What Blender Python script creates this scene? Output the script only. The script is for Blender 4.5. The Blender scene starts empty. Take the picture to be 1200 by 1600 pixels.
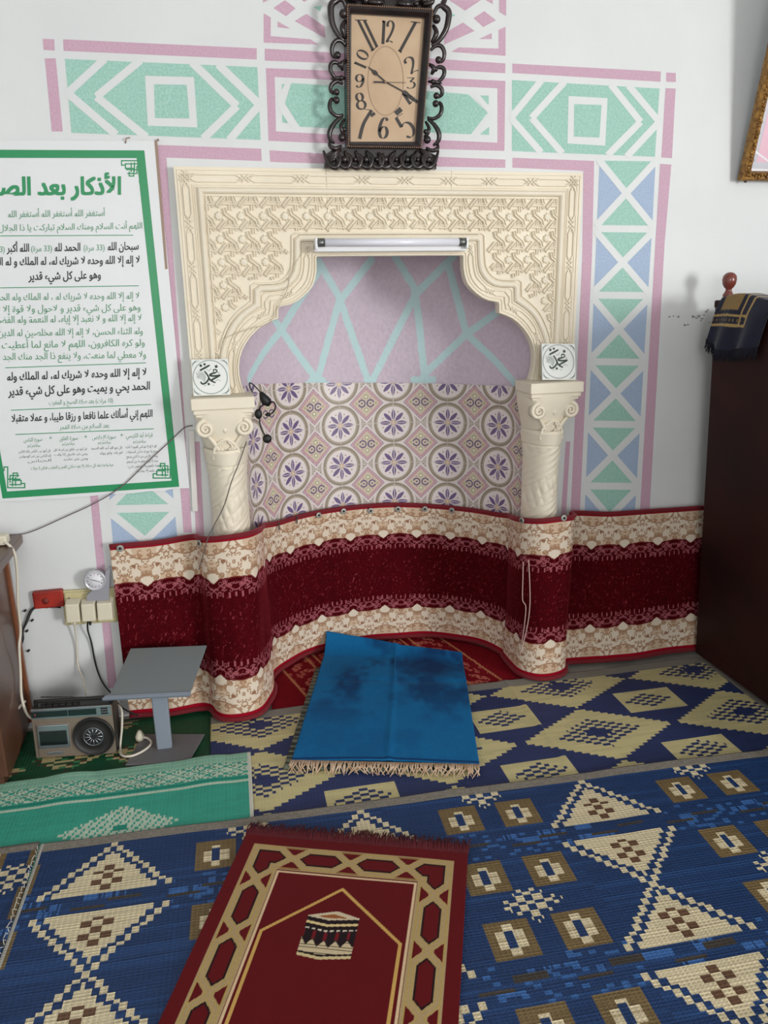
import bpy, bmesh, math, random, unicodedata, re
import numpy as np
from mathutils import Vector, Matrix

rng = np.random.RandomState(7)
random.seed(7)
SC = bpy.context.scene
COL = SC.collection
PI = math.pi

# ------------------------------------------------------------------ camera
FPX = 1200.0
YAW, PITCH, ROLL = [math.radians(a) for a in (12.5, 15.84, 1.06)]
CAM = np.array([-0.68, -2.8, 1.55])
def cam_axes():
    cy, sy, cp, sp = math.cos(YAW), math.sin(YAW), math.cos(PITCH), math.sin(PITCH)
    f = np.array([sy*cp, cy*cp, -sp]); r = np.array([cy, -sy, 0.0]); d = np.cross(f, r)
    c, s = math.cos(ROLL), math.sin(ROLL)
    return c*r + s*d, -s*r + c*d, f
RX, DN, FW = cam_axes()
cd = bpy.data.cameras.new('camera')
cd.sensor_fit = 'VERTICAL'; cd.sensor_height = 36.0; cd.lens = 36.0*FPX/1600.0
cd.clip_start = 0.05
cam = bpy.data.objects.new('camera', cd); COL.objects.link(cam)
cam.matrix_world = Matrix(((RX[0], -DN[0], -FW[0], CAM[0]), (RX[1], -DN[1], -FW[1], CAM[1]),
                           (RX[2], -DN[2], -FW[2], CAM[2]), (0, 0, 0, 1)))
SC.camera = cam

# ------------------------------------------------------------------ light
W = bpy.data.worlds.new('room_daylight'); SC.world = W
W.use_nodes = True
W.node_tree.nodes['Background'].inputs[0].default_value = (0.93, 0.97, 1.0, 1)
W.node_tree.nodes['Background'].inputs[1].default_value = 0.85
KEY_POS = Vector((4.55, -6.8, 1.64))
KEY_AIM = Vector((0.2, 0.0, 1.3))
ld = bpy.data.lights.new('window_daylight', 'AREA')
ld.shape = 'RECTANGLE'; ld.size = 1.4; ld.size_y = 1.8
ld.energy = 295; ld.color = (1.0, 1.0, 0.98)
lo = bpy.data.objects.new('window_daylight', ld); COL.objects.link(lo)
lo.location = KEY_POS
lo.rotation_euler = (KEY_AIM - KEY_POS).to_track_quat('-Z', 'Y').to_euler()
# unseen fill light added behind the camera to lift the shaded parts
ld2 = bpy.data.lights.new('added_front_fill', 'AREA')
ld2.shape = 'RECTANGLE'; ld2.size = 1.6; ld2.size_y = 1.6
ld2.energy = 44; ld2.color = (1.0, 0.99, 0.97)
lo2 = bpy.data.objects.new('added_front_fill', ld2); COL.objects.link(lo2)
lo2.location = (-0.9, -5.6, 1.8)
lo2.rotation_euler = (Vector((-0.3, 0, 1.1)) - lo2.location).to_track_quat('-Z', 'Y').to_euler()
SC.view_settings.view_transform = 'Standard'
SC.view_settings.look = 'None'
SC.view_settings.exposure = 0.0
SC.view_settings.gamma = 1.0
SC.view_settings.use_curve_mapping = False

# ------------------------------------------------------------------ projection helpers (metres; wall is y = 0, floor z = 0)
def ray(x, y):
    return RX*((x-600)/FPX) + DN*((y-800)/FPX) + FW
def P(x, y, yy=0.0):
    d = ray(x, y); t = (yy-CAM[1])/d[1]; return CAM + d*t
def FL(x, y, z=0.0):
    d = ray(x, y); t = (z-CAM[2])/d[2]; return CAM + d*t
NCX, NA, NB = -0.02, 0.56, 0.42           # niche: half ellipse
def NIC(px, py, a=NA, b=NB):
    d = ray(px, py); o = CAM - np.array([NCX, 0, 0])
    A = (d[0]/a)**2+(d[1]/b)**2; B = 2*(o[0]*d[0]/a**2+o[1]*d[1]/b**2); Cc = (o[0]/a)**2+(o[1]/b)**2-1
    t = (-B+math.sqrt(max(0, B*B-4*A*Cc)))/(2*A); return CAM + d*t
_th = np.linspace(PI, 0, 721)
_ex, _ey = NCX+NA*np.cos(_th), NB*np.sin(_th)
_es = np.concatenate([[0], np.cumsum(np.hypot(np.diff(_ex), np.diff(_ey)))])
def nic_s(p):
    th = math.atan2(p[1]/NB, (p[0]-NCX)/NA); return float(np.interp(PI-th, PI-_th, _es))

def lin(c):
    c = np.asarray(c, float)/255.0
    return np.where(c <= 0.04045, c/12.92, ((c+0.055)/1.055)**2.4)
def lin4(c): return tuple(float(v) for v in lin(c)) + (1.0,)

# ------------------------------------------------------------------ materials
def new_mat(name):
    m = bpy.data.materials.new(name); m.use_nodes = True
    return m, m.node_tree, m.node_tree.nodes['Principled BSDF']
def bump_noise(nt, bs, scale, strength, dist=0.002, detail=4, stretch=None):
    tc = nt.nodes.new('ShaderNodeTexCoord'); n = nt.nodes.new('ShaderNodeTexNoise')
    n.inputs['Scale'].default_value = scale; n.inputs['Detail'].default_value = detail
    src = tc.outputs['Object']
    if stretch:
        mp = nt.nodes.new('ShaderNodeMapping'); mp.inputs['Scale'].default_value = stretch
        nt.links.new(src, mp.inputs[0]); src = mp.outputs[0]
    nt.links.new(src, n.inputs['Vector'])
    b = nt.nodes.new('ShaderNodeBump'); b.inputs['Strength'].default_value = strength; b.inputs['Distance'].default_value = dist
    nt.links.new(n.outputs[0], b.inputs['Height']); nt.links.new(b.outputs[0], bs.inputs['Normal'])
    return n
def M(name, col, rough=0.6, metal=0.0, var=None, var_scale=6.0, bump=None, spec=None, coat=0, sheen=0, sheen_tint=None, trans=0, detail=5, alpha=None):
    m, nt, bs = new_mat(name)
    bs.inputs['Base Color'].default_value = lin4(col); bs.inputs['Roughness'].default_value = rough
    bs.inputs['Metallic'].default_value = metal
    if spec is not None: bs.inputs['Specular IOR Level'].default_value = spec
    if coat: bs.inputs['Coat Weight'].default_value = coat
    if trans: bs.inputs['Transmission Weight'].default_value = trans
    if alpha is not None: bs.inputs['Alpha'].default_value = alpha
    if sheen:
        bs.inputs['Sheen Weight'].default_value = sheen
        if sheen_tint: bs.inputs['Sheen Tint'].default_value = lin4(sheen_tint)
    if var is not None:
        tc = nt.nodes.new('ShaderNodeTexCoord'); n = nt.nodes.new('ShaderNodeTexNoise'); r = nt.nodes.new('ShaderNodeValToRGB')
        n.inputs['Scale'].default_value = var_scale; n.inputs['Detail'].default_value = detail
        r.color_ramp.elements[0].position = 0.35; r.color_ramp.elements[1].position = 0.68
        r.color_ramp.elements[0].color = lin4(var); r.color_ramp.elements[1].color = lin4(col)
        nt.links.new(tc.outputs['Object'], n.inputs['Vector']); nt.links.new(n.outputs[0], r.inputs[0])
        nt.links.new(r.outputs[0], bs.inputs['Base Color'])
    if bump: bump_noise(nt, bs, *bump)
    return m
def M_attr(name, rough=0.7, sheen=0, sheen_tint=(255, 255, 255), sheen_rough=0.4, bump=None, spec=None, weave=None):
    m, nt, bs = new_mat(name)
    a = nt.nodes.new('ShaderNodeAttribute'); a.attribute_name = 'Col'
    nt.links.new(a.outputs['Color'], bs.inputs['Base Color'])
    bs.inputs['Roughness'].default_value = rough
    if spec is not None: bs.inputs['Specular IOR Level'].default_value = spec
    if sheen:
        bs.inputs['Sheen Weight'].default_value = sheen; bs.inputs['Sheen Tint'].default_value = lin4(sheen_tint)
        bs.inputs['Sheen Roughness'].default_value = sheen_rough
    if bump: bump_noise(nt, bs, *bump)
    if weave:
        sx, sy, st = weave
        tc = nt.nodes.new('ShaderNodeTexCoord')
        outs = []
        for ax, s in (('X', sx), ('Y', sy)):
            w = nt.nodes.new('ShaderNodeTexWave'); w.wave_type = 'BANDS'; w.bands_direction = ax
            w.inputs['Scale'].default_value = s; w.inputs['Distortion'].default_value = 0.4
            nt.links.new(tc.outputs['Object'], w.inputs['Vector']); outs.append(w.outputs['Fac'])
        ad = nt.nodes.new('ShaderNodeMath'); ad.operation = 'MINIMUM'
        nt.links.new(outs[0], ad.inputs[0]); nt.links.new(outs[1], ad.inputs[1])
        b = nt.nodes.new('ShaderNodeBump'); b.inputs['Strength'].default_value = st; b.inputs['Distance'].default_value = 0.002
        nt.links.new(ad.outputs[0], b.inputs['Height']); nt.links.new(b.outputs[0], bs.inputs['Normal'])
    return m

# ------------------------------------------------------------------ object helpers
def props(o, label=None, cat=None, group=None, kind=None):
    if label: o['label'] = label
    if cat: o['category'] = cat
    if group: o['group'] = group
    if kind: o['kind'] = kind
    return o
def thing(name, label, cat, loc=(0, 0, 0), rz=0.0, group=None):
    o = bpy.data.objects.new(name, None); COL.objects.link(o)
    o.location = loc; o.rotation_euler = (0, 0, rz); o.empty_display_size = 0.05
    return props(o, label, cat, group)
def copy_tree(o, parent=None):
    c = o.copy(); COL.objects.link(c)
    if parent is not None: c.parent = parent
    for ch in list(o.children): copy_tree(ch, c)
    return c
class MB:
    def __init__(s): s.v = []; s.f = []; s.m = []; s.sm = []
    def add(s, verts, faces, mat=0, smooth=False):
        b = len(s.v); s.v.extend([tuple(float(c) for c in p) for p in verts])
        for f in faces: s.f.append(tuple(i+b for i in f)); s.m.append(mat); s.sm.append(smooth)
    def poly(s, pts, mat=0): s.add(pts, [tuple(range(len(pts)))], mat)
    def box(s, c, size, mat=0, rot=None):
        x, y, z = [d/2 for d in size]
        vs = [Vector((a*x, b*y, e*z)) for a in (-1, 1) for b in (-1, 1) for e in (-1, 1)]
        if rot is not None: vs = [rot @ v for v in vs]
        vs = [v + Vector(c) for v in vs]
        s.add(vs, [(0, 1, 3, 2), (4, 6, 7, 5), (0, 4, 5, 1), (2, 3, 7, 6), (0, 2, 6, 4), (1, 5, 7, 3)], mat)
    def hexa(s, b, t, mat=0):
        s.add(list(b)+list(t), [(3, 2, 1, 0), (4, 5, 6, 7), (0, 1, 5, 4), (1, 2, 6, 5), (2, 3, 7, 6), (3, 0, 4, 7)], mat)
    def tube(s, pts, r, n=8, mat=0, caps=True, closed=False, flat=1.0):
        pts = [Vector([float(c) for c in p]) for p in pts]; k = len(pts)
        rs = r if hasattr(r, '__len__') else [r]*k
        up = None; rings = []
        for i, p in enumerate(pts):
            if closed: t = pts[(i+1) % k]-pts[i-1]
            else: t = pts[min(i+1, k-1)]-pts[max(i-1, 0)]
            if t.length < 1e-9: t = Vector((0, 0, 1))
            t.normalize()
            if up is None:
                up = Vector((0, 1, 0)) if abs(t.y) < 0.9 else Vector((1, 0, 0))
            a = t.cross(up)
            if a.length < 1e-6: a = t.orthogonal()
            a.normalize(); b = a.cross(t).normalized(); up = b
            rings.append([p + a*(math.cos(2*PI*j/n)*rs[i]) + b*(math.sin(2*PI*j/n)*rs[i]*flat) for j in range(n)])
        vs = [v for rg in rings for v in rg]; fs = []
        for i in range(k if closed else k-1):
            for j in range(n):
                fs.append((i*n+j, i*n+(j+1) % n, ((i+1) % k)*n+(j+1) % n, ((i+1) % k)*n+j))
        if caps and not closed:
            fs.append(tuple(reversed(range(n)))); fs.append(tuple((k-1)*n+j for j in range(n)))
        s.add(vs, fs, mat, True)
    def lathe(s, prof, c=(0, 0, 0), n=24, mat=0, rot=None):
        vs = []; fs = []
        for r, z in prof:
            for j in range(n):
                v = Vector((r*math.cos(2*PI*j/n), r*math.sin(2*PI*j/n), z))
                if rot is not None: v = rot @ v
                vs.append(v + Vector(c))
        k = len(prof)
        for i in range(k-1):
            for j in range(n): fs.append((i*n+j, i*n+(j+1) % n, (i+1)*n+(j+1) % n, (i+1)*n+j))
        if prof[0][0] > 1e-6: fs.append(tuple(reversed(range(n))))
        if prof[-1][0] > 1e-6: fs.append(tuple((k-1)*n+j for j in range(n)))
        s.add(vs, fs, mat, True)
    def ball(s, c, r, mat=0, n=12):
        rr = r if hasattr(r, '__len__') else (r, r, r)
        vs = []; fs = []; m = n//2
        for i in range(m+1):
            a = -PI/2 + PI*i/m
            for j in range(n):
                vs.append((c[0]+rr[0]*math.cos(a)*math.cos(2*PI*j/n), c[1]+rr[1]*math.cos(a)*math.sin(2*PI*j/n), c[2]+rr[2]*math.sin(a)))
        for i in range(m):
            for j in range(n): fs.append((i*n+j, i*n+(j+1) % n, (i+1)*n+(j+1) % n, (i+1)*n+j))
        s.add(vs, fs, mat, True)
    def prism(s, pts2, y0, y1, mat=0):
        """polygon in (x, z), extruded in y from y0 (back) to y1 (front, smaller y)"""
        n = len(pts2)
        a = sum(pts2[i][0]*pts2[(i+1) % n][1]-pts2[(i+1) % n][0]*pts2[i][1] for i in range(n))
        p = list(pts2) if a > 0 else list(reversed(pts2))
        vs = [(x, y1, z) for x, z in p]+[(x, y0, z) for x, z in p]
        fs = [tuple(range(n)), tuple(reversed(range(n, 2*n)))]
        for i in range(n): fs.append((i, i+n, (i+1) % n+n, (i+1) % n))
        s.add(vs, fs, mat)
    def ridge(s, pts2, prof, y0, mat=0, closed=False):
        """sweep a relief profile [(offset, height)] along a 2-D path on the plane y=y0 (height towards -y)"""
        p = [np.array(q, float) for q in pts2]
        q = [p[0]]
        for a in p[1:]:
            if np.hypot(*(a-q[-1])) > 1e-6: q.append(a)
        p = q; k = len(p)
        if k < 2: return
        vs = []
        for i in range(k):
            if closed: d0 = p[i]-p[i-1]; d1 = p[(i+1) % k]-p[i]
            else: d0 = p[i]-p[i-1] if i else p[1]-p[0]; d1 = p[i+1]-p[i] if i < k-1 else p[i]-p[i-1]
            d0 = d0/np.hypot(*d0); d1 = d1/np.hypot(*d1)
            n0 = np.array([-d0[1], d0[0]]); n1 = np.array([-d1[1], d1[0]])
            m = n0+n1; L = np.hypot(*m); m = n0 if L < 1e-6 else m/L
            sc = 1/max(0.5, float(np.dot(m, n0)))
            for o, h in prof:
                q = p[i]+m*o*sc; vs.append((q[0], y0-h, q[1]))
        np_ = len(prof); fs = []
        for i in range(k if closed else k-1):
            for j in range(np_-1):
                fs.append((i*np_+j, ((i+1) % k)*np_+j, ((i+1) % k)*np_+j+1, i*np_+j+1))
        if not closed:
            fs.append(tuple(range(np_))); fs.append(tuple((k-1)*np_+j for j in reversed(range(np_))))
        s.add(vs, fs, mat)
    def build(s, name, mats, parent=None, bevel=0, loc=None, smooth_angle=None, subsurf=0, fix=True):
        me = bpy.data.meshes.new(name); me.from_pydata(s.v, [], s.f)
        mats = mats if isinstance(mats, (list, tuple)) else [mats]
        for m in mats: me.materials.append(m)
        me.polygons.foreach_set('material_index', s.m); me.polygons.foreach_set('use_smooth', s.sm)
        if fix:
            bm = bmesh.new(); bm.from_mesh(me); bmesh.ops.recalc_face_normals(bm, faces=bm.faces); bm.to_mesh(me); bm.free()
        me.update()
        o = bpy.data.objects.new(name, me); COL.objects.link(o)
        if parent is not None: o.parent = parent
        if loc is not None: o.location = loc
        if bevel:
            b = o.modifiers.new('Bevel', 'BEVEL'); b.width = bevel; b.segments = 2; b.limit_method = 'ANGLE'; b.angle_limit = math.radians(40)
        if subsurf:
            b = o.modifiers.new('Subsurf', 'SUBSURF'); b.levels = subsurf; b.render_levels = subsurf
        return o
def grid(name, V, C, mat, parent=None, per_face=False, smooth=True, flip=False, thick=0):
    """V (nv,nu,3) vertices; C (nv,nu,3) point colours, or (nv-1,nu-1,3) cell colours"""
    nv, nu = V.shape[:2]
    me = bpy.data.meshes.new(name)
    idx = np.arange(nv*nu).reshape(nv, nu)
    q = np.stack([idx[:-1, :-1], idx[:-1, 1:], idx[1:, 1:], idx[1:, :-1]], -1).reshape(-1, 4)
    if flip: q = q[:, ::-1]
    nf = len(q)
    me.vertices.add(nv*nu); me.vertices.foreach_set('co', V.reshape(-1).astype(np.float32))
    me.loops.add(nf*4); me.loops.foreach_set('vertex_index', q.reshape(-1).astype(np.int32))
    me.polygons.add(nf); me.polygons.foreach_set('loop_start', np.arange(0, nf*4, 4, dtype=np.int32))
    me.polygons.foreach_set('use_smooth', np.full(nf, smooth, dtype=bool))
    me.update(calc_edges=True); me.validate()
    if C is not None:
        if per_face:
            at = me.attributes.new('Col', 'FLOAT_COLOR', 'CORNER')
            c = np.repeat(C.reshape(-1, 3), 4, axis=0)
        else:
            at = me.attributes.new('Col', 'FLOAT_COLOR', 'POINT'); c = C.reshape(-1, 3)
        c4 = np.concatenate([c, np.ones((len(c), 1))], 1).astype(np.float32)
        at.data.foreach_set('color', c4.reshape(-1))
    me.materials.append(mat)
    o = bpy.data.objects.new(name, me); COL.objects.link(o)
    if parent is not None: o.parent = parent
    if thick:
        so = o.modifiers.new('Solidify', 'SOLIDIFY'); so.thickness = thick; so.offset = -1
    return o
def seg_dist(X, Y, a, b):
    ax, ay = a; bx, by = b; dx, dy = bx-ax, by-ay; L = dx*dx+dy*dy+1e-12
    t = np.clip(((X-ax)*dx+(Y-ay)*dy)/L, 0, 1)
    return np.hypot(X-ax-t*dx, Y-ay-t*dy)
def vnoise(X, Y, seed=0):
    xi, yi = np.floor(X).astype(int), np.floor(Y).astype(int); fx, fy = X-xi, Y-yi
    fx = fx*fx*(3-2*fx); fy = fy*fy*(3-2*fy)
    def h(a, b):
        v = np.sin(a*127.1+b*311.7+seed*74.7)*43758.5453; return v-np.floor(v)
    return (h(xi, yi)*(1-fx)+h(xi+1, yi)*fx)*(1-fy)+(h(xi, yi+1)*(1-fx)+h(xi+1, yi+1)*fx)*fy
def hash2(a, b, seed=0):
    v = np.sin(a*12.9898+b*78.233+seed*37.7)*43758.5453; return v-np.floor(v)
def smooth_path(pts, n=12):
    p = [np.array(q, float) for q in pts]; out = []
    for i in range(len(p)-1):
        a, b, c, d = p[max(i-1, 0)], p[i], p[i+1], p[min(i+2, len(p)-1)]
        for k in range(n):
            t = k/n
            out.append(0.5*((2*b)+(-a+c)*t+(2*a-5*b+4*c-d)*t*t+(-a+3*b-3*c+d)*t**3))
    out.append(p[-1]); return out

# ------------------------------------------------------------------ writing (built-in font, shaped right to left)
FORMS = {}
for cp in range(0xFE70, 0xFEFD):
    dd = unicodedata.decomposition(chr(cp)).split()
    if len(dd) == 2 and dd[0] in ('<isolated>', '<final>', '<initial>', '<medial>'):
        FORMS.setdefault(chr(int(dd[1], 16)), {})[dd[0][1:-1]] = chr(cp)
LAM = {'ا': '\uFEFB\uFEFC', 'أ': '\uFEF7\uFEF8', 'إ': '\uFEF9\uFEFA', 'آ': '\uFEF5\uFEF6'}
def shape_ar(s):
    out = []; i = 0; prev = False
    while i < len(s):
        c = s[i]
        if c == 'ل' and i+1 < len(s) and s[i+1] in LAM:
            out.append(LAM[s[i+1]][1 if prev else 0]); prev = False; i += 2; continue
        f = FORMS.get(c)
        if not f: out.append(c); prev = False; i += 1; continue
        nx = s[i+1] if i+1 < len(s) else ' '
        nj = nx in FORMS and 'final' in FORMS[nx] and 'initial' in f
        k = 'medial' if prev and nj else 'final' if prev and 'final' in f else 'initial' if nj else 'isolated'
        out.append(f.get(k, c)); prev = nj; i += 1
    t = ''.join(out[::-1]).translate(str.maketrans('()', ')('))
    return re.sub(r'\d+', lambda m: m.group(0)[::-1], t)
_glyph = {}
def _text_mesh(body, off):
    cu = bpy.data.curves.new('tmp', 'FONT'); cu.body = body; cu.size = 1.0; cu.offset = off; cu.resolution_u = 2
    ob = bpy.data.objects.new('tmp', cu); COL.objects.link(ob)
    dg = bpy.context.evaluated_depsgraph_get(); dg.update()
    me = bpy.data.meshes.new_from_object(ob.evaluated_get(dg))
    v = np.array([w.co[:2] for w in me.vertices]) if len(me.vertices) else np.zeros((0, 2))
    f = [tuple(p.vertices) for p in me.polygons]
    bpy.data.objects.remove(ob); bpy.data.curves.remove(cu); bpy.data.meshes.remove(me)
    return v, f
def glyph(c, off):
    if (c, off) not in _glyph:
        v, f = _text_mesh(c, off)
        if ('|', 0) not in _glyph: _glyph[('|', 0)] = (_text_mesh('|', 0.0)[0][:, 0].max(),)
        adv = _text_mesh(c+'|', 0.0)[0][:, 0].max()-_glyph[('|', 0)][0]
        if c in '\uFEE9\uFEEA\uFE93\uFE94':          # looped end letters drawn as clean rings
            fin = c in '\uFEEA\uFE94'; n = 20; vs = []; fs = []
            cx, cy, rx_, ry_ = (adv*0.42, 0.165, adv*0.30, 0.165) if fin else (adv*0.5, 0.21, adv*0.36, 0.21)
            for k in range(n):
                a = 2*PI*k/n; sk = 0.06*math.sin(a)
                vs += [(cx+rx_*math.cos(a)+sk, cy+ry_*math.sin(a)), (cx+(rx_-0.062)*math.cos(a)+sk, cy+(ry_-0.062)*math.sin(a))]
                fs.append((2*k, 2*k+1, (2*k+3) % (2*n), (2*k+2) % (2*n)))
            def quad(x0, x1, y0, y1):
                b = len(vs); vs.extend([(x0, y0), (x1, y0), (x1, y1), (x0, y1)]); fs.append((b, b+1, b+2, b+3))
            if fin: quad(adv*0.62, adv*1.02, 0.0, 0.07); quad(adv*0.66, adv*0.66+0.066, 0.0, 0.36)
            if c in '\uFE93\uFE94':
                for dx in (-0.085, 0.085): quad(cx+dx-0.045, cx+dx+0.045, 0.50, 0.59)
            v, f = np.array(vs), fs
        _glyph[(c, off)] = (v, f, adv)
    return _glyph[(c, off)]
def text_line(mb, s, R, L, hpx, mat, off, plane, rtl=True):
    """writing from pixel R (right end of baseline) to L, alef height hpx, laid on plane y"""
    body = shape_ar(s) if rtl else s
    x = 0; items = []
    for c in body:
        v, f, adv = glyph(c, 0.0)
        for dx, dy in ((0, 0),) if off == 0 else ((-off, 0), (off, 0)) if off < 0.012 else ((-off, -off*0.6), (off, -off*0.6), (-off, off*0.6), (off, off*0.6), (0, 0)):
            items.append((v+[dx, dy] if len(v) else v, f, x))
        x += adv
    pl, pr = P(L[0], L[1], plane), P(R[0], R[1], plane)
    up = P((L[0]+R[0])/2, (L[1]+R[1])/2-hpx, plane)-P((L[0]+R[0])/2, (L[1]+R[1])/2, plane)
    for k, (v, f, x0) in enumerate(items):
        if len(v) == 0: continue
        t = (v[:, 0]+x0)/x
        q = np.array([[0, -4e-5*(k % 7), 0]])+pl[None]*(1-t[:, None])+pr[None]*t[:, None]+up[None]*(v[:, 1]/0.72)[:, None]
        mb.add(q, f, mat)

# ================================================================== SETTING
m_white = M('white_wall_paint', (226, 228, 228), 0.55, var=(220, 222, 223), var_scale=2.5, bump=(60, 0.15, 0.002))
m_teal = M('teal_stippled_paint', (172, 212, 200), 0.65, var=(150, 198, 184), var_scale=150, bump=(140, 0.7, 0.003), detail=3)
m_pink = M('pink_stippled_paint', (208, 172, 190), 0.65, var=(200, 162, 182), var_scale=150, bump=(140, 0.5, 0.003), detail=3)
m_blue = M('blue_stippled_paint', (172, 190, 216), 0.65, var=(160, 180, 208), var_scale=150, bump=(140, 0.5, 0.003), detail=3)
m_floor = M('floor_screed', (165, 158, 150), 0.7, var=(140, 134, 128), var_scale=8, bump=(30, 0.2))

RX1, LX1 = 4.9, -2.6
mb = MB()
NX0, NX1, NZ = NCX-NA, NCX+NA, 1.86
for x0, x1, z0, z1 in ((LX1, NX0, 0, 3.1), (NX1, RX1, 0, 3.1), (NX0, NX1, NZ, 3.1)):
    mb.poly([(x0, 0, z0), (x1, 0, z0), (x1, 0, z1), (x0, 0, z1)], 0)
LAY = 0.0005
def wp(pts, mat, layer):   # painted shape on the wall, given by its corners
    mb.poly([P(x, y, -LAY*layer) for x, y in pts], mat)
def wline(a, b, w, layer, mat=0):
    a, b = np.array(a, float), np.array(b, float); d = b-a; d /= np.hypot(*d); n = np.array([-d[1], d[0]])*w/2
    wp([a+n, b+n, b-n, a-n], mat, layer)
def zz(ox, oy, s): return lambda *pts: [(ox+x/s, oy+y/s) for x, y in pts]
# upper left panel
z = zz(60, 50, 3.333)
wp(z((22, 35), (82, 38), (85, 97), (27, 93)), 2, 1)
wp(z((128, 38), (1137, 85), (1137, 143), (132, 98)), 2, 1)
wp(z((33, 137), (90, 137), (127, 518), (70, 518)), 2, 1)
wp(z((138, 140), (1140, 183), (1158, 562), (172, 525)), 1, 1)
def chev(z, pts, w):
    q = z(*pts)
    for k, (a, b) in enumerate(zip(q[:-1], q[1:])): wline(a, b, w, 2+0.3*k)
chev(z, [(345, 140), (152, 318), (405, 535)], 12.5)
chev(z, [(532, 147), (302, 337), (562, 548)], 12.5)
chev(z, [(800, 158), (1034, 385), (858, 556)], 12.5)
chev(z, [(936, 168), (1152, 378), (995, 562)], 12.5)
wp(z((555, 228), (810, 235), (828, 497), (570, 488)), 0, 2)
wp(z((602, 272), (772, 275), (787, 450), (607, 448)), 1, 3)
wp(z((622, 588), (1160, 608), (1163, 672), (622, 652)), 2, 1)
wp([(244, 226), (260, 247), (282, 560), (300, 832), (287, 832), (266, 560)], 2, 1.3)
# upper right panel
z = zz(680, 0, 3.0)
wp(z((362, 298), (1058, 335), (1056, 383), (362, 342)), 2, 1)
wp(z((1083, 340), (1128, 342), (1128, 385), (1083, 383)), 2, 1)
wp(z((1080, 413), (1127, 415), (1110, 742), (1060, 738)), 2, 1)
wp(z((360, 375), (1052, 415), (1030, 735), (360, 708)), 1, 1)
chev(z, [(497, 378), (355, 553), (497, 715)], 10.5)
chev(z, [(606, 384), (452, 553), (596, 718)], 10.5)
chev(z, [(823, 396), (963, 571), (808, 728)], 10.5)
chev(z, [(906, 400), (1050, 571), (898, 734)], 10.5)
wp(z((625, 450), (808, 460), (797, 683), (620, 672)), 0, 2)
wp(z((652, 488), (780, 492), (770, 645), (650, 640)), 1, 3)
wp([(800.7, 246.5), (928.5, 251.5), (911.7, 267), (800.7, 262)], 2, 1)
wp([(928.5, 251.5), (925, 400), (906, 800), (891, 812), (892, 790), (910, 400), (911.7, 267)], 2, 1.3)
wp([(1031.5, 256), (1049, 257), (1038.5, 380), (1016, 780), (1015, 800), (1000, 800), (1001, 780), (1024, 380)], 2, 1)
wp([(884, 690), (891, 690), (884, 812), (876, 812)], 2, 1.2)
wp([(300, 690), (312, 690), (319, 838), (306, 838)], 2, 1)
# centre panels above the arch
z = zz(380, 0, 2.727)
wp(z((92, 207), (350, 222), (860, 253), (1117, 270), (1117, 312), (860, 298), (350, 268), (92, 258)), 2, 1)
wp(z((97, 290), (350, 300), (850, 332), (1117, 345), (1113, 643), (835, 635), (345, 610), (108, 600)), 2, 1)
wp(z((134, 328), (850, 366), (1083, 376), (1083, 608), (830, 597), (140, 560)), 0, 2)
wp(z((205, 354), (850, 392), (960, 402), (1042, 480), (970, 572), (830, 566), (240, 540), (178, 440)), 1, 3)
wp(z((165, 358), (165, 398), (200, 358)), 1, 3)
wp(z((166, 478), (166, 522), (202, 526)), 1, 3)
wp(z((1000, 407), (1046, 407), (1046, 447)), 1, 3)
wp(z((1048, 540), (1048, 575), (1008, 573)), 1, 3)
for k, (a, b) in enumerate((((195, 345), (150, 440)), ((150, 440), (215, 540)), ((985, 395), (1060, 485)), ((1060, 485), (985, 585)))):
    q = z(a, b); wline(q[0], q[1], 8, 4+0.3*(k % 2))
wp(z((112, 640), (345, 655), (830, 668), (1117, 680), (1117, 715), (830, 710), (345, 697), (115, 690)), 2, 1)
z = zz(680, 0, 3.0)
star = [[(300, 0), (333, 0), (333, 75), (300, 55)], [(330, 125), (330, 262), (75, 243), (110, 222), (297, 228), (297, 140)],
        [(205, 183), (265, 155), (265, 183)], [(180, 85), (230, 52), (285, 95), (225, 127)], [(65, 0), (215, 0), (140, 50)],
        [(45, 155), (130, 105), (185, 145), (40, 210)], [(235, 0), (270, 0), (270, 20)],
        [(333, 0), (333, 75), (300, 55), (300, -60), (333, -60)]]
for i, pg in enumerate(star):
    q = z(*pg); wp(q, 2, 1 if i != 7 else 1.4)
    wp([(1202-x, y-0.055*(2*x-1202)) for x, y in q], 2, 1 if i != 7 else 1.4)
q = z((58, 58), (97, 70), (65, 86)); wp(q, 1, 1); wp([(1202-x, y-0.055*(2*x-1202)) for x, y in q], 1, 1)
# columns of crossed triangles
def xcol(cells, inset=5.5, wx=10.5):
    for (tl, tr, bl, br) in cells:
        tl, tr, bl, br = [np.array(c, float) for c in (tl, tr, bl, br)]; c = (tl+tr+bl+br)/4
        wp([tl, tr, br, bl], 3, 1)
        wp([tl, tr, c], 1, 1.5); wp([bl, br, c], 1, 1.5)
        wline(tl-(c-tl)*0.04, br-(c-br)*0.04, wx, 2.5); wline(tr-(c-tr)*0.04, bl-(c-bl)*0.04, wx, 2.8)
def colx(y, tab): return [np.interp(y, tab[0], t) for t in tab[1:]]
tabR = ([250, 357, 530, 800, 900], [937, 932.5, 925, 913.5, 909], [1024.5, 1019, 1008, 992, 986])
barsR = [250, 357, 461, 565, 662.5, 759, 856]
cells = []
for a, b in zip(barsR[:-1], barsR[1:]):
    a2, b2 = a+(5.5 if a > 250 else 1), b-5.5
    la, ra = colx(a2, tabR); lb, rb = colx(b2, tabR); cells.append(((la, a2), (ra, a2+1), (lb, b2), (rb, b2+1)))
xcol(cells)
tabL = ([560, 700, 790, 858, 990], [152, 166, 172, 176, 191], [252, 264, 272, 279, 292])
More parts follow.
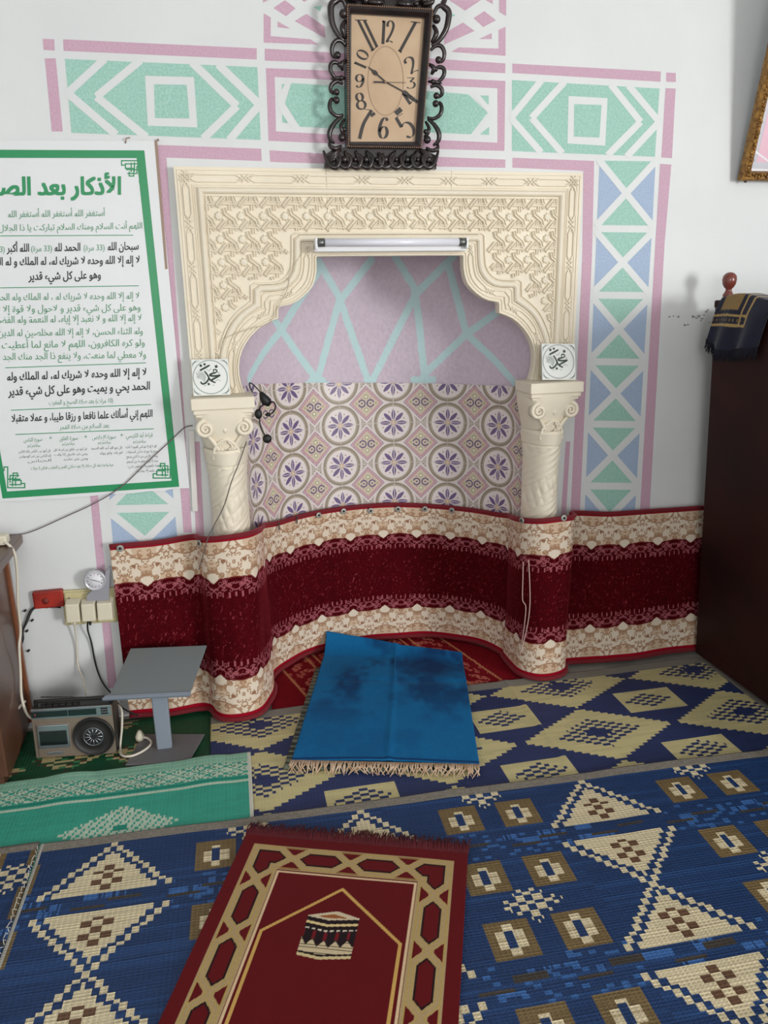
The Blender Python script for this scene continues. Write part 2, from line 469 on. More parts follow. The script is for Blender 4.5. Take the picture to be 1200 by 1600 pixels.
barsL = [586, 692, 795.5, 898, 1000]
cells = []
for a, b in zip(barsL[:-1], barsL[1:]):
    a2, b2 = a+6, b-6
    la, ra = colx(a2, tabL); lb, rb = colx(b2, tabL); cells.append(((la, a2), (ra, a2-2), (lb, b2), (rb, b2-2)))
xcol(cells, wx=12)
wp([(128, 640), (141, 640), (161, 858), (183, 1075), (169, 1075), (148.5, 858)], 2, 1)
for x, y, r in ((1046, 495, 2), (1052, 494, 1.5), (1060, 495, 2.2), (1070, 508, 2.5), (1075, 507, 1.8), (1083, 495, 3), (1088, 497, 2.4), (1092, 494, 3), (1097, 498, 2.6), (1100, 492, 2.0), (1104, 487, 2.6), (1106, 484, 2), (1108, 504, 1.6), (1095, 501, 1.5)):
    wp([(x+r*math.cos(a)*(1+0.5*math.sin(a*3+x)), y+0.6*r*math.sin(a)*(1+0.4*math.sin(a*2+y))) for a in np.linspace(0, 2*PI, 9)[:-1]], 4, 1)
wall = mb.build('wall_back', [m_white, m_teal, m_pink, m_blue, M('grey_damp_stain', (150, 146, 140), 0.8)], fix=False); props(wall, kind='structure')
mb = MB(); mb.poly([(LX1, -9.0, 0), (RX1, -9.0, 0), (RX1, 0.7, 0), (LX1, 0.7, 0)]); props(mb.build('floor', m_floor, fix=False), kind='structure')
mb = MB(); mb.poly([(LX1, -9.0, 3.1), (LX1, 0, 3.1), (RX1, 0, 3.1), (RX1, -9.0, 3.1)]); props(mb.build('ceiling', m_white, fix=False), kind='structure')
mb = MB(); mb.poly([(LX1, -9.0, 0), (LX1, 0, 0), (LX1, 0, 3.1), (LX1, -9.0, 3.1)]); props(mb.build('wall_left', m_white, fix=False), kind='structure')
# right wall with its window opening
mb = MB()
wy0, wy1, wz0, wz1 = -7.9, -6.2, 0.75, 2.6
for y0, y1, z0, z1 in ((-9.0, wy0, 0, 3.1), (wy1, 0, 0, 3.1), (wy0, wy1, 0, wz0), (wy0, wy1, wz1, 3.1)):
    mb.poly([(RX1, y1, z0), (RX1, y0, z0), (RX1, y0, z1), (RX1, y1, z1)])
props(mb.build('wall_right', m_white, fix=False), kind='structure')
mb = MB()
for y0, y1, z0, z1 in ((wy0, wy0+0.05, wz0, wz1), (wy1-0.05, wy1, wz0, wz1), (wy0, wy1, wz0, wz0+0.05), (wy0, wy1, wz1-0.05, wz1)):
    mb.box((RX1+0.03, (y0+y1)/2, (z0+z1)/2), (0.06, y1-y0, z1-z0))
props(mb.build('window_1', M('window_frame_paint', (230, 230, 228), 0.4)), kind='structure')

# ------------------------------------------------------------------ niche
TILE_TOP = NIC(600, 598)[2]
def niche_grid(name, z0, z1, nz, nu, colf, mat, inset=0.0, th0=PI, th1=0.0, parent=None):
    th = np.linspace(th0, th1, nu)
    x = NCX+(NA-inset)*np.cos(th); y = (NB-inset)*np.sin(th)
    s = np.interp(PI-th, PI-_th, _es)
    V = np.zeros((nz, nu, 3)); V[..., 0] = x; V[..., 1] = y
    z1s = np.interp(s, z1[0], z1[1]) if isinstance(z1, tuple) else np.full(nu, z1)
    V[..., 2] = z0+(z1s[None]-z0)*np.linspace(0, 1, nz)[:, None]
    S, Z = np.broadcast_to(s[None], (nz, nu)), V[..., 2]
    return grid(name, V, colf(S, Z), mat, parent=parent)
z4 = lambda x, y: (260+x/3.53, 250+y/3.53)
z5 = lambda x, y: (590+x/3.53, 250+y/3.53)
nl = [(z4(840, 560), z4(950, 750)), (z4(950, 750), z4(1120, 1240)), (z4(1130, 550), z4(950, 790)), (z4(950, 790), z4(830, 1230)),
      (z4(850, 600), z4(640, 930)), (z4(640, 930), z4(455, 1210)), (z4(590, 870), z4(650, 960)), (z4(650, 960), z4(820, 1200)), (z4(1125, 1240), z5(60, 1040)),
      (z5(60, 1040), z5(210, 740)), (z5(210, 740), z5(420, 530)), (z5(95, 530), z5(200, 700)), (z5(200, 700), z5(225, 860)),
      (z5(225, 860), z5(260, 1200)), (z5(390, 580), z5(490, 960)), (z5(490, 960), z5(750, 1225)), (z5(665, 835), z5(490, 960)),
      (z5(490, 960), z5(255, 1185)), (z4(775, 1240), z4(890, 1240)), (z5(200, 1212), z5(305, 1212)), (z4(800, 1215), z4(860, 1215))]
NL = []
for a, b in nl:
    pa, pb = NIC(*a), NIC(*b); NL.append(((nic_s(pa), pa[2]), (nic_s(pb), pb[2])))
def niche_col(S, Z):
    d = np.full(S.shape, 9.0)
    for a, b in NL: d = np.minimum(d, seg_dist(S, Z, a, b))
    d = d + 0.003*(vnoise(S*60, Z*60, 3)-0.5)
    k = np.clip((0.0165-d)/0.003, 0, 1)[..., None]
    n = (0.94+0.12*vnoise(S*120, Z*120, 5))[..., None]
    return (lin((208, 192, 206))*n)*(1-k)+lin((192, 222, 224))*k
m_nic = M_attr('niche_rough_paint', 0.6, bump=(55, 0.6, 0.006, 5))
niche = niche_grid('wall_niche', 0, 1.86, 420, 460, niche_col, m_nic); props(niche, kind='structure')
mb = MB(); mb.add([(NCX+NA*math.cos(PI*i/48), NB*math.sin(PI*i/48), 1.859) for i in range(49)], [tuple(range(49))])
props(mb.build('ceiling_niche', m_white, fix=False), kind='structure')
# patterned tiles lining the lower niche
_pa = NIC(614.7, 660); S0, Z0 = nic_s(_pa), _pa[2]
TW = (nic_s(NIC(702.5, 660))-nic_s(NIC(533, 663)))/2.0; TH = _pa[2]-NIC(619, 722)[2]
def tile_col(S, Z):
    a = (S-S0)/TW; b = (Z-Z0)/TH
    ca, cb = np.round(a), np.round(b)
    x = (a-ca)*TW; y = (b-cb)*TH                      # around the star
    x2 = (a-np.floor(a)-0.5)*TW; y2 = (b-np.floor(b)-0.5)*TH   # around the diamond
    out = np.empty(S.shape+(3,)); out[:] = lin((196, 186, 178))
    def put(m, c): out[m] = lin(c)
    # little triangles between the figures
    sp = np.sin(S*330)*np.sin(Z*330)
    put(sp > 0.45, (150, 148, 132)); put(sp < -0.55, (176, 158, 154))
    R = 0.0865; r = np.hypot(x, y)
    dm = np.abs(x2)+np.abs(y2)
    put(dm < 0.086, (226, 214, 212))
    put((r < R+0.009) & (r > R), (222, 212, 208))
    put(r < R, (158, 146, 130)); put(r < R-0.004, (140, 126, 112)); put(r < R-0.008, (170, 158, 140)); put(r < R-0.016, (228, 218, 216))
    ang = np.arctan2(y, x)
    k = np.round(ang/(PI/4))*(PI/4); u = r*np.cos(ang-k); v = np.abs(r*np.sin(ang-k))
    pet = (u > 0.013) & (u < 0.058) & (v < 0.0085*np.sin(np.clip((u-0.010)/0.050, 0, 1)*PI)**0.7)
    put(pet & (r < R-0.014), (112, 92, 134)); put(pet & (v < 0.0016) & (r < 0.05) & (np.abs(np.round(k/(PI/2))*PI/2-k) < .01), (196, 180, 200))
    put(r < 0.0125, (196, 170, 150)); put(r < 0.006, (226, 200, 160))
    k2 = (np.floor(ang/(PI/4))+0.5)*(PI/4); dd = np.hypot(r*np.cos(ang-k2)-0.05, r*np.sin(ang-k2))
    put(dd < 0.0035, (184, 150, 150))
    # diamonds
    put(dm < 0.075, (110, 88, 122)); put(dm < 0.0715, (226, 200, 206)); put(dm < 0.069, (196, 154, 160)); put(dm < 0.057, (208, 194, 174))
    ax = np.abs(x2); 
    cur = np.abs(np.hypot(ax-0.019, y2)-0.0145) < 0.0028
    put(cur & (dm < 0.057) & ~((ax > 0.026) & (np.abs(y2) < 0.004)), (96, 78, 120))
    put((np.hypot(ax-0.019, y2) < 0.004), (110, 90, 126))
    dsq = np.hypot(x2, np.abs(y2)-0.028); put((dsq < 0.0095), (158, 156, 124)); put((dsq < 0.006), (226, 222, 196))
    put(np.hypot(ax-0.043, y2) < 0.005, (176, 168, 128)); put(np.hypot(ax-0.02, np.abs(y2)-0.022) < 0.004, (196, 150, 158))
    # grout
    gx = np.abs(a-ca)*TW; gy = np.abs(b-cb)*TH
    put((np.minimum(gx, gy) < 0.0012), (206, 196, 192))
    return out
m_tile = M_attr('printed_ceramic_tile', 0.32, spec=0.4)
TT = [NIC(*q) for q in ((392, 601), (420, 599.5), (450, 598.5), (520, 598), (600, 598), (700, 600), (760, 602), (806, 604))]
TT = ([nic_s(q) for q in TT], [q[2] for q in TT])
tp = niche_grid("tile_panel", 0.5, TT, 480, 1000, tile_col, m_tile, inset=0.006, parent=niche)
tp['label'] = 'violet star and diamond patterned wall tiles'

# ================================================================== PLASTER ARCH
m_pl = M('cream_gypsum_plaster', (238, 228, 208), 0.55, var=(231, 220, 199), var_scale=5, bump=(40, 0.12, 0.002))
AY = -0.032                                   # front face of the boards
ACX = -0.024
def A5(x, y):                                  # right half traced once, mirrored for the left
    p = P(590+x/3.53, 250+y/3.53, AY); return np.array([p[0]-ACX, p[2]])
O = [A5(*p) for p in [(0, 527), (300, 527), (462, 527), (469, 532), (470, 600), (478, 645), (492, 683), (515, 712), (543, 738), (573, 760), (605, 775), (662, 786),
                      (666, 800), (667, 845), (700, 856), (735, 872), (770, 897), (802, 930), (828, 966), (847, 1003), (858, 1042), (863, 1080), (862, 1118), (857, 1155), (846, 1195), (830, 1240)]]
Q = [A5(*p) for p in [(0, 397), (300, 397), (575, 397), (594, 410), (598, 520), (600, 560), (606, 588), (620, 615), (640, 637), (665, 650), (700, 655), (780, 653),
                      (800, 665), (802, 745), (822, 762), (848, 783), (875, 808), (900, 840), (920, 880), (936, 920), (950, 960), (958, 1000), (962, 1050), (965, 1110), (966, 1170), (966, 1240)]]
ZB = min(p[1] for p in O)                      # foot of the arch on the capitals
O[0][0] = 0; Q[0][0] = 0
for L_ in (O, Q): L_[-1] = np.array([L_[-1][0], ZB]); L_[0][1] = L_[1][1]
HW = (P(910, 268, AY)[0]-P(272, 262, AY)[0])/2+0.002
ZT = (P(272, 262, AY)[1+1]+P(910, 268, AY)[2])/2
arch = thing('plaster_arch', 'cream plaster arch with carved star lattice framing the wall niche', 'arch', (ACX, 0, 0))
def mir(pts): return [np.array([-p[0], p[1]]) for p in pts]
half = [tuple(p) for p in O]
SEAM = P(705, 330, AY)[0]-ACX
def panel_quads(mb, pts, zt, sgn, x_in):
    """board from the opening edge up to the outer frame; strips, so the concave outline stays clean"""
    pass
def solid(mb, pts):
    mb.prism(pts, 0.0, AY)
# centre lintel and the two shoulders, split at the joints seen in the photo
ztop = lambda x: ZT
lint = MB(); lint.prism([(-SEAM+0.0006, O[1][1]), (SEAM-0.0006, O[1][1]), (SEAM-0.0006, ZT), (-SEAM+0.0006, ZT)], 0.0, AY)
lint.build('lintel_board', m_pl, arch, fix=False)
for sg in (-1, 1):
    side = [(SEAM+0.0006, O[1][1])]+[tuple(p) for p in O if p[0] > SEAM+0.002]+[(HW, ZB), (HW, ZT), (SEAM+0.0006, ZT)]
    pts = [(sg*x, z) for x, z in side]
    mb = MB(); mb.prism(pts, 0.0, AY); mb.build('shoulder_board', m_pl, arch, fix=False)
lerp = lambda t: [a*(1-t)+b*t for a, b in zip(O, Q)]
bar = lambda w, h: [(-w/2, -0.002), (-w/2*0.55, h), (w/2*0.55, h), (w/2, -0.002)]
rnd = lambda w, h: [(-w/2, -0.002), (-w*0.36, h*0.7), (-w*0.15, h), (w*0.15, h), (w*0.36, h*0.7), (w/2, -0.002)]
dbl = lambda w, h: [(-w/2, -0.001), (-w*0.36, h), (-w*0.2, h), (-w*0.07, h*0.35), (w*0.07, h*0.35), (w*0.2, h), (w*0.36, h), (w/2, -0.001)]
mb = MB()
def both(pts, prof):
    full = mir(pts[::-1])[:-1]+[np.array(p) for p in pts] if abs(pts[0][0]) < 1e-6 else None
    if full is not None: mb.ridge(full, prof, AY)
    else: mb.ridge(pts, prof, AY); mb.ridge(mir(pts), prof, AY)
both(lerp(0.04), bar(0.008, 0.006)); both(lerp(0.15), bar(0.006, 0.004)); both(lerp(0.57), bar(0.006, 0.004))
both(lerp(0.75), rnd(0.026, 0.012)); both(lerp(0.95), bar(0.008, 0.007))
mb.build('arch_moulding', m_pl, arch, fix=False)
# chain of straps along the arch edge and around the frame
def knot(mb, c, d, size=0.03, h=0.006):
    c = np.array(c, float); d = np.array(d, float)/np.hypot(*d); n = np.array([-d[1], d[0]])
    for k in (-1, 0, 1):
        for s in (-1, 1):
            o = c+d*k*size*0.42
            L = size*(0.62 if k == 0 else 0.45)
            mb.ridge([o-(d*s+n)*L*0.6, o+(d*s+n)*L*0.6], bar(0.0045, h if s > 0 else h*0.85), AY)
def chain(mb, path, knots, off=0.011, size=0.028):
    p = [np.array(q, float) for q in path]
    cs = np.concatenate([[0], np.cumsum([np.hypot(*(b-a)) for a, b in zip(p[:-1], p[1:])])])
    def at(s):
        s = np.clip(s, 0, cs[-1]); i = min(np.searchsorted(cs, s, 'right')-1, len(p)-2)
        t = (s-cs[i])/(cs[i+1]-cs[i]); d = p[i+1]-p[i]; d = d/np.hypot(*d)
        return p[i]*(1-t)+p[i+1]*t, d
    ks = sorted(knots)
    for k in ks: c, d = at(k*cs[-1]); knot(mb, c, d, size)
    for a, b in zip(ks[:-1], ks[1:]):
        a, b = a*cs[-1]+size*0.6, b*cs[-1]-size*0.6
        if b-a < 0.02: continue
        n_ = max(3, int((b-a)/0.02))
        for sg in (-1, 1):
            pts = []
            for s, o in [(a, off*0.3)]+[(a+0.012+(b-a-0.024)*i/n_, off) for i in range(n_+1)]+[(b, off*0.3)]:
                c, d = at(s); n = np.array([-d[1], d[0]])
                pts.append(c+n*o*sg)
            mb.ridge(pts, bar(0.0062, 0.006), AY)
mb = MB()
pth = lerp(0.36)
side_path = [p for p in pth if p[0] > 0.2]
for f in (lambda a: a, mir): chain(mb, f(side_path), [0.02, 0.29, 0.50, 0.72, 0.97], off=0.009, size=0.022)
xo = HW-0.036
for sg in (-1, 1):
    chain(mb, [(sg*xo, ZT-0.034), (sg*xo, ZB+0.09)], [0.0, 0.225, 0.45, 0.68, 0.91], size=0.032)
chain(mb, [(-xo, ZT-0.034), (xo, ZT-0.034)], [0.0, 0.14, 0.275, 0.43, 0.54, 0.655, 0.765, 0.88, 1.0], size=0.03)
for i_ in (0.010, 0.020, 0.055, 0.061):
    fr = [(-HW+i_, ZB), (-HW+i_, ZT-i_), (HW-i_, ZT-i_), (HW-i_, ZB)]
    mb.ridge(fr, bar(0.004, 0.003), AY)
mb.build('chain_border', m_pl, arch, fix=False)
mb = MB()
i_ = 0.078
mb.ridge([(-HW+i_, ZB), (-HW+i_, ZT-i_+0.006), (HW-i_, ZT-i_+0.006), (HW-i_, ZB)], rnd(0.022, 0.012), AY)
mb.build('frame_moulding', m_pl, arch, fix=False)
# the lattice of stars and straps
def inside(x, z, poly):
    c = False; n = len(poly); j = n-1
    for i in range(n):
        if (poly[i][1] > z) != (poly[j][1] > z) and x < (poly[j][0]-poly[i][0])*(z-poly[i][1])/(poly[j][1]-poly[i][1])+poly[i][0]: c = not c
        j = i
    return c
fx, fz = HW-0.096, ZT-0.088
fieldR = [(0, Q[1][1]+0.012)]+[tuple(p+np.array([0.011, 0.006])) for p in Q[2:]]+[(fx, ZB), (fx, fz), (0, fz)]
field = fieldR+[(-x, z) for x, z in fieldR[::-1]]
CP = 2*fx/17.0
mb = MB()
def strap(pts, w=0.0135, h=0.0075):
    run = []
    def flush():
        if len(run) > 1: mb.ridge(run, dbl(w, h), AY)
        run.clear()
    for a, b in zip(pts[:-1], pts[1:]):
        n = 4
        for i in range(n):
            q0 = np.array(a)+(np.array(b)-np.array(a))*i/n; q1 = np.array(a)+(np.array(b)-np.array(a))*(i+1)/n
            m = (q0+q1)/2
            if inside(m[0], m[1], field):
                if not run: run.append(q0)
                run.append(q1)
            else: flush()
        # keep only true corners
    flush()
for j in range(-1, 9):
    for i in range(-10, 11):
        c = np.array([i*CP, fz-CP*0.86-j*CP])
        T = lambda x, y: c+np.array([x, -y])*CP
        if inside(c[0], c[1], field):
            n = 16; pr = []
            for k in range(n):
                r = CP*(0.235 if k % 2 == 0 else 0.175); pr.append(c+r*np.array([math.cos(2*PI*k/n+0.2), math.sin(2*PI*k/n+0.2)]))
            if all(inside(q[0], q[1], field) for q in pr[::2]):
                vs = [(q[0], AY+0.001, q[1]) for q in pr]+[(c[0]+(q[0]-c[0])*0.72, AY-0.008, c[1]+(q[1]-c[1])*0.72) for q in pr]+[(c[0], AY-0.0095, c[1])]
                mb.add(vs, [(k, (k+1) % n, n+(k+1) % n, n+k) for k in range(n)]+[(n+k, n+(k+1) % n, 2*n) for k in range(n)])
        strap([T(.27, -.34), T(.33, -.10), T(.69, .17), T(.77, .42)], w=0.0165, h=0.0105)
        strap([T(.30, .20), T(-.06, .60)], w=0.0165, h=0.011)
        strap([T(.16, .44), T(.80, .44)], w=0.0145, h=0.0085)
        strap([T(.53, .50), T(.53, .76)], w=0.014, h=0.0075)
        strap([T(.47, .15), T(.47, .40)], w=0.012, h=0.007)
        strap([T(-.30, .42), T(-.20, .62)], w=0.012, h=0.007)
mb.ridge([(-fx, ZB+0.05), (-fx, fz), (fx, fz), (fx, ZB+0.05)], bar(0.007, 0.006), AY)
mb.build('star_lattice', m_pl, arch, fix=False)

# ================================================================== COLUMNS
def column(cx, label):
    cl = thing('plaster_column', label, 'column', (cx, 0, 0), 0, 'plaster columns beside the niche')
    YC = -0.005
    # half-round shaft with a spiral carved band
    mb = MB(); n = 72; vs = []; zs = np.concatenate([np.linspace(0.0, 0.6, 12), np.linspace(0.605, 1.04, 240)]); k = len(zs)
    for z in zs:
        R = 0.066+0.012*max(0, (z-0.86)/0.18)**2+0.006*max(0, (0.75-z)/0.75)
        if 0.985 < z < 1.03: R += 0.004
        for j in range(n+1):
            a = PI+PI*j/n
            ph = (-a*1.35/PI*0.5+z*4.6) % 1.0
            d = 0.0
            if z < 0.975:
                d = 0.0024*(1-abs(math.sin(2*PI*ph*4))**0.6) if ph < 0.5 else 0.0040*abs(math.sin(z*62-a*3.2))**0.7*abs(math.sin(a*7+z*30))**0.7*math.sin(PI*(ph-0.5)*2)**0.4
                d += 0.001 if ph < 0.5 else 0
            r = R+d
            vs.append((r*1.0*math.cos(a), YC+0.0+r*1.75*math.sin(a), z))
    fs = [(i*(n+1)+j, i*(n+1)+j+1, (i+1)*(n+1)+j+1, (i+1)*(n+1)+j) for i in range(k-1) for j in range(n)]
    mb.add(vs, fs, 0, True); mb.build('shaft', m_pl, cl, fix=False)
    # bell of the capital flaring to the abacus
    mb = MB(); k = 24; vs = []; zs = np.linspace(1.0, 1.175, k); n = 32
    for z in zs:
        t = (z-1.0)/0.175; e = t*t*(3-2*t)
        R = 0.073+0.028*e
        for j in range(n+1):
            a = PI+PI*j/n; ca, sa = math.cos(a), math.sin(a)
            p_ = 1-0.55*e; x = R*abs(ca)**p_*(1 if ca > 0 else -1); y = -R*1.42*abs(sa)**p_
            vs.append((x, YC+y, z))
    fs = [(i*(n+1)+j, i*(n+1)+j+1, (i+1)*(n+1)+j+1, (i+1)*(n+1)+j) for i in range(k-1) for j in range(n)]
    mb.add(vs, fs, 0, True)
    F = -0.148
    for sx in (-1, 1):                      # leaves curling up under the scrolls
        pts = smooth_path([(sx*0.018, F+0.036, 1.01), (sx*0.030, F+0.030, 1.05), (sx*0.052, F+0.022, 1.085), (sx*0.066, F+0.012, 1.10)], 5)
        mb.tube(pts, [0.009-0.0002*i for i in range(len(pts))], 8)
        mb.tube(smooth_path([(sx*0.012, F+0.034, 1.02), (sx*0.02, F+0.026, 1.055), (sx*0.008, F+0.022, 1.068)], 5), 0.005, 6)
        mb.ball((sx*0.012, F+0.03, 1.035), (0.007, 0.006, 0.012), n=8)
    mb.tube(smooth_path([(-0.045, F+0.036, 1.005), (-0.036, F+0.028, 1.05), (0, F+0.02, 1.078), (0.036, F+0.028, 1.05), (0.045, F+0.036, 1.005)], 6), 0.006, 8)
    for a in range(-2, 3): mb.ball((a*0.007, F+0.014, 1.135+0.006*(2-abs(a))), (0.005, 0.006, 0.013), n=8)
    mb.ball((0, F+0.014, 1.112), (0.008, 0.007, 0.012), n=8)
    mb.build('bell', m_pl, cl, fix=False)
    for sx in (-1, 1):
        mb = MB(); c = np.array([sx*0.064, F+0.012, 1.118])
        pts = []; rs = []
        for i in range(46):
            t = i/45; a = PI/2+sx*(-1)*t*4.3*PI*0.85; r = 0.029*(1-0.86*t)
            pts.append((c[0]+r*math.cos(a), c[1]-0.006*t, c[2]+r*math.sin(a))); rs.append(0.0085*(1-0.55*t))
        mb.tube(pts, rs, 8)
        mb.lathe([(0, 0), (0.03, 0.0), (0.03, 0.03), (0.0, 0.03)], (c[0], c[1]+0.03, c[2]), 20, rot=Matrix.Rotation(PI/2, 3, 'X'))
        mb.build('volute', m_pl, cl, fix=False)
    mb = MB()
    for w, d, z0, z1 in ((0.094, 0.150, 1.158, 1.168), (0.100, 0.156, 1.168, 1.184), (0.106, 0.164, 1.184, 1.224)):
        mb.box((0, -d/2+0.005, (z0+z1)/2), (2*w, d-0.01, z1-z0))
    mb.build('abacus', m_pl, cl, bevel=0.004)
    return cl
YCAP = -0.155
lx = (P(297, 617, YCAP)[0]+P(397, 614, YCAP)[0])/2; rx = (P(830, 606, YCAP)[0]+P(903, 604, YCAP)[0])/2
colL = column(lx+0.0, 'cream carved plaster column left of the niche, under the left calligraphy tile')
colR = copy_tree(colL); colR.location.x = ACX*2-lx-0.02
colR['label'] = 'cream carved plaster column right of the niche, under the right calligraphy tile'
print('columns', lx, rx, colR.location.x)

# ================================================================== CALLIGRAPHY TILES
m_glz = M('white_glazed_tile', (232, 234, 230), 0.18, spec=0.5)
m_ink = M('dark_green_ink', (38, 58, 44), 0.3); m_gry = M('grey_tile_print', (156, 166, 164), 0.3); m_lgry = M('pale_grey_print', (190, 200, 196), 0.3)
def nib(mb, pts, w, mat, y, T, taper=True):
    p = [np.array(T(*q)) for q in smooth_path(pts, 6)] if len(pts) > 2 else [np.array(T(*q)) for q in pts]
    w = w*float(np.hypot(*(np.array(T(1, 0))-np.array(T(0, 0)))))
    n = len(p); L, R = [], []
    for i in range(n):
        d = p[min(i+1, n-1)]-p[max(i-1, 0)]; d = d/(np.hypot(*d)+1e-9); nn = np.array([-d[1], d[0]])
        ww = w*(0.5+0.5*math.sin(PI*(0.15+0.7*i/(n-1)))) if taper else w
        L.append(p[i]+nn*ww/2); R.append(p[i]-nn*ww/2)
    vs = [(q[0], y, q[1]) for q in L]+[(q[0], y, q[1]) for q in R]
    mb.add(vs, [(i, n+i, n+i+1, i+1) for i in range(n-1)], mat)
def dot(mb, c, r, mat, y, T, n=4):
    mb.add([(T(c[0]+r*math.cos(2*PI*k/n+0.4), c[1]+r*math.sin(2*PI*k/n+0.4))[0], y, T(c[0]+r*math.cos(2*PI*k/n+0.4), c[1]+r*math.sin(2*PI*k/n+0.4))[1]) for k in range(n)], [tuple(range(n))], mat)
def ring(mb, c, r0, r1, mat, y, T, n=48, a0=0, a1=2*PI):
    vs = []
    for k in range(n+1):
        a = a0+(a1-a0)*k/n
        for r in (r0, r1):
            q = T(c[0]+r*math.cos(a), c[1]+r*math.sin(a)); vs.append((q[0], y, q[1]))
    mb.add(vs, [(2*k, 2*k+1, 2*k+3, 2*k+2) for k in range(n)], mat)
TS = 0.123
def calligraphy_tile(x, z, roll, label, yb, k=1.0):
    t = thing('calligraphy_tile', label, 'tile', (x, yb, z), 0, 'calligraphy tiles on the column tops')
    t.rotation_euler = (math.radians(-14), math.radians(roll), 0); t.scale = (k, 1, k)
    mb = MB(); mb.box((0, 0, TS/2), (TS, 0.007, TS)); mb.build('tile_body', m_glz, t, bevel=0.0012)
    T = lambda px, py: ((px-445)/860*TS, TS/2+(695-py)/860*TS)
    mb = MB(); y = -0.0041
    ring(mb, (435, 690), 385, 408, 0, y, T)
    for sx in (-1, 1):
        for sy in (-1, 1):
            for r in (0, 45, 90):
                nib(mb, [(445+sx*400, 695+sy*(245+r)), (445+sx*(385-r*0.4), 695+sy*(345+r*0.2)), (445+sx*(245+r), 695+sy*400)], 22, 0 if r else 1, y, T)
    mb.build('printed_border', [m_gry, m_lgry], t, fix=False)
    mb = MB()
    for pts, w in (([(200, 528), (320, 470), (440, 408)], 46), ([(515, 575), (525, 520), (585, 525), (595, 570), (545, 590)], 30), ([(570, 590), (470, 612), (430, 650), (520, 668), (670, 652)], 46),
                   ([(670, 655), (560, 710), (470, 755), (455, 790)], 44), ([(310, 545), (370, 640), (396, 720), (340, 805), (260, 848), (215, 820), (212, 790)], 42),
                   ([(392, 690), (440, 770), (545, 830)], 40)):
        nib(mb, pts, w, 0, y, T)
    for c, r in (((232, 415), 40), ((320, 385), 36), ((588, 445), 44), ((385, 855), 36)): dot(mb, c, r, 0, y, T)
    for k in range(9):
        a = 110+k*22; nib(mb, [(a, 560+30*math.sin(k*2)), (a+30, 640+20*math.cos(k)), (a+5, 700+k*9)], 11, 1, y, T)
    for pts in ([(360, 500), (420, 540), (470, 470)], [(600, 560), (640, 620), (650, 580)], [(540, 800), (600, 760), (670, 790)], [(270, 905), (310, 880), (330, 890)], [(460, 880), (500, 890), (520, 880)], [(250, 740), (290, 790), (330, 670)]):
        nib(mb, pts, 14, 1, y, T)
    mb.build('calligraphy', [m_ink, m_gry], t, fix=False)
    return t
q = P(331, 613, -0.10); calligraphy_tile(q[0], 1.2275, 0.5, 'white square tile with dark Arabic calligraphy on the left column', -0.105)
q = P(873, 601, -0.10); calligraphy_tile(colR.location.x+0.026, 1.2275, 2.5, 'white square tile with dark Arabic calligraphy on the right column', -0.105, 1.10)

# ================================================================== TUBE LAMP
m_wpl = M('white_lamp_enamel', (236, 236, 238), 0.3); m_tub = M('frosted_tube_glass', (232, 232, 242), 0.2, coat=0.4); m_alu = M('tube_cap_metal', (120, 122, 120), 0.35, metal=0.8)
pL, pR = P(490, 384, -0.06), P(726, 379, -0.06)
lamp = thing('tube_lamp', 'white fluorescent tube lamp fixed across the top of the niche', 'lamp', (float((pL[0]+pR[0])/2), -0.064, float((pL[2]+pR[2])/2)))
LL = float(pR[0]-pL[0])
mb = MB(); mb.box((0, 0.0, -0.012), (LL, 0.034, 0.026)); mb.build('housing', m_wpl, lamp, bevel=0.004)
mb = MB(); mb.lathe([(0.0135, -LL/2+0.03), (0.0135, LL/2-0.03)], (0, -0.028, 0.004), 16, rot=Matrix.Rotation(PI/2, 3, 'Y')); mb.build('tube', m_tub, lamp)
for sg in (-1, 1):
    mb = MB(); mb.lathe([(0.0142, -0.013), (0.0142, 0.013)], (sg*(LL/2-0.02), -0.028, 0.004), 16, rot=Matrix.Rotation(PI/2, 3, 'Y')); mb.build('end_cap', m_alu, lamp)
    mb = MB(); mb.box((sg*(LL/2-0.004), -0.02, 0.0), (0.008, 0.042, 0.036)); mb.build('lamp_holder', m_wpl, lamp, bevel=0.002)

# ================================================================== HUNG CARPET
plan = smooth_path([(-1.075, -0.022), (-0.95, -0.022), (-0.82, -0.026), (-0.765, -0.05), (-0.735, -0.125), (-0.66, -0.158), (-0.59, -0.135), (-0.553, -0.04), (-0.535, 0.06)], 10)
for a in np.linspace(PI*0.93, PI*0.07, 60): plan.append(np.array([NCX+(NA-0.022)*math.cos(a), (NB-0.022)*math.sin(a)]))
plan += smooth_path([(0.495, 0.06), (0.487, -0.03), (0.495, -0.10), (0.545, -0.152), (0.615, -0.160), (0.662, -0.135), (0.685, -0.06), (0.73, -0.03), (0.85, -0.022), (1.1, -0.022), (1.33, -0.022)], 10)
plan = np.array(plan)
pcs = np.concatenate([[0], np.cumsum(np.hypot(*np.diff(plan, axis=0).T))])
def carpet_hit(px, py):
    d = ray(px, py); best = None
    for i in range(len(plan)-1):
        a, b = plan[i], plan[i+1]; e = b-a
        den = d[0]*e[1]-d[1]*e[0]
        if abs(den) < 1e-12: continue
        w = a-CAM[:2]; t = (w[0]*e[1]-w[1]*e[0])/den; u = (w[0]*d[1]-w[1]*d[0])/den
        if t > 0 and -1e-6 <= u <= 1+1e-6 and (best is None or t < best[0]): best = (t, pcs[i]+u*np.hypot(*e))
    return None if best is None else (best[1], CAM+d*best[0])
toppx = [(186, 849), (250, 844), (320, 838), (360, 834), (390, 828), (430, 815), (470, 803), (530, 792), (600, 786), (660, 787), (720, 792), (780, 802), (822, 809), (850, 810), (873, 805), (950, 800), (1020, 795), (1098, 790)]
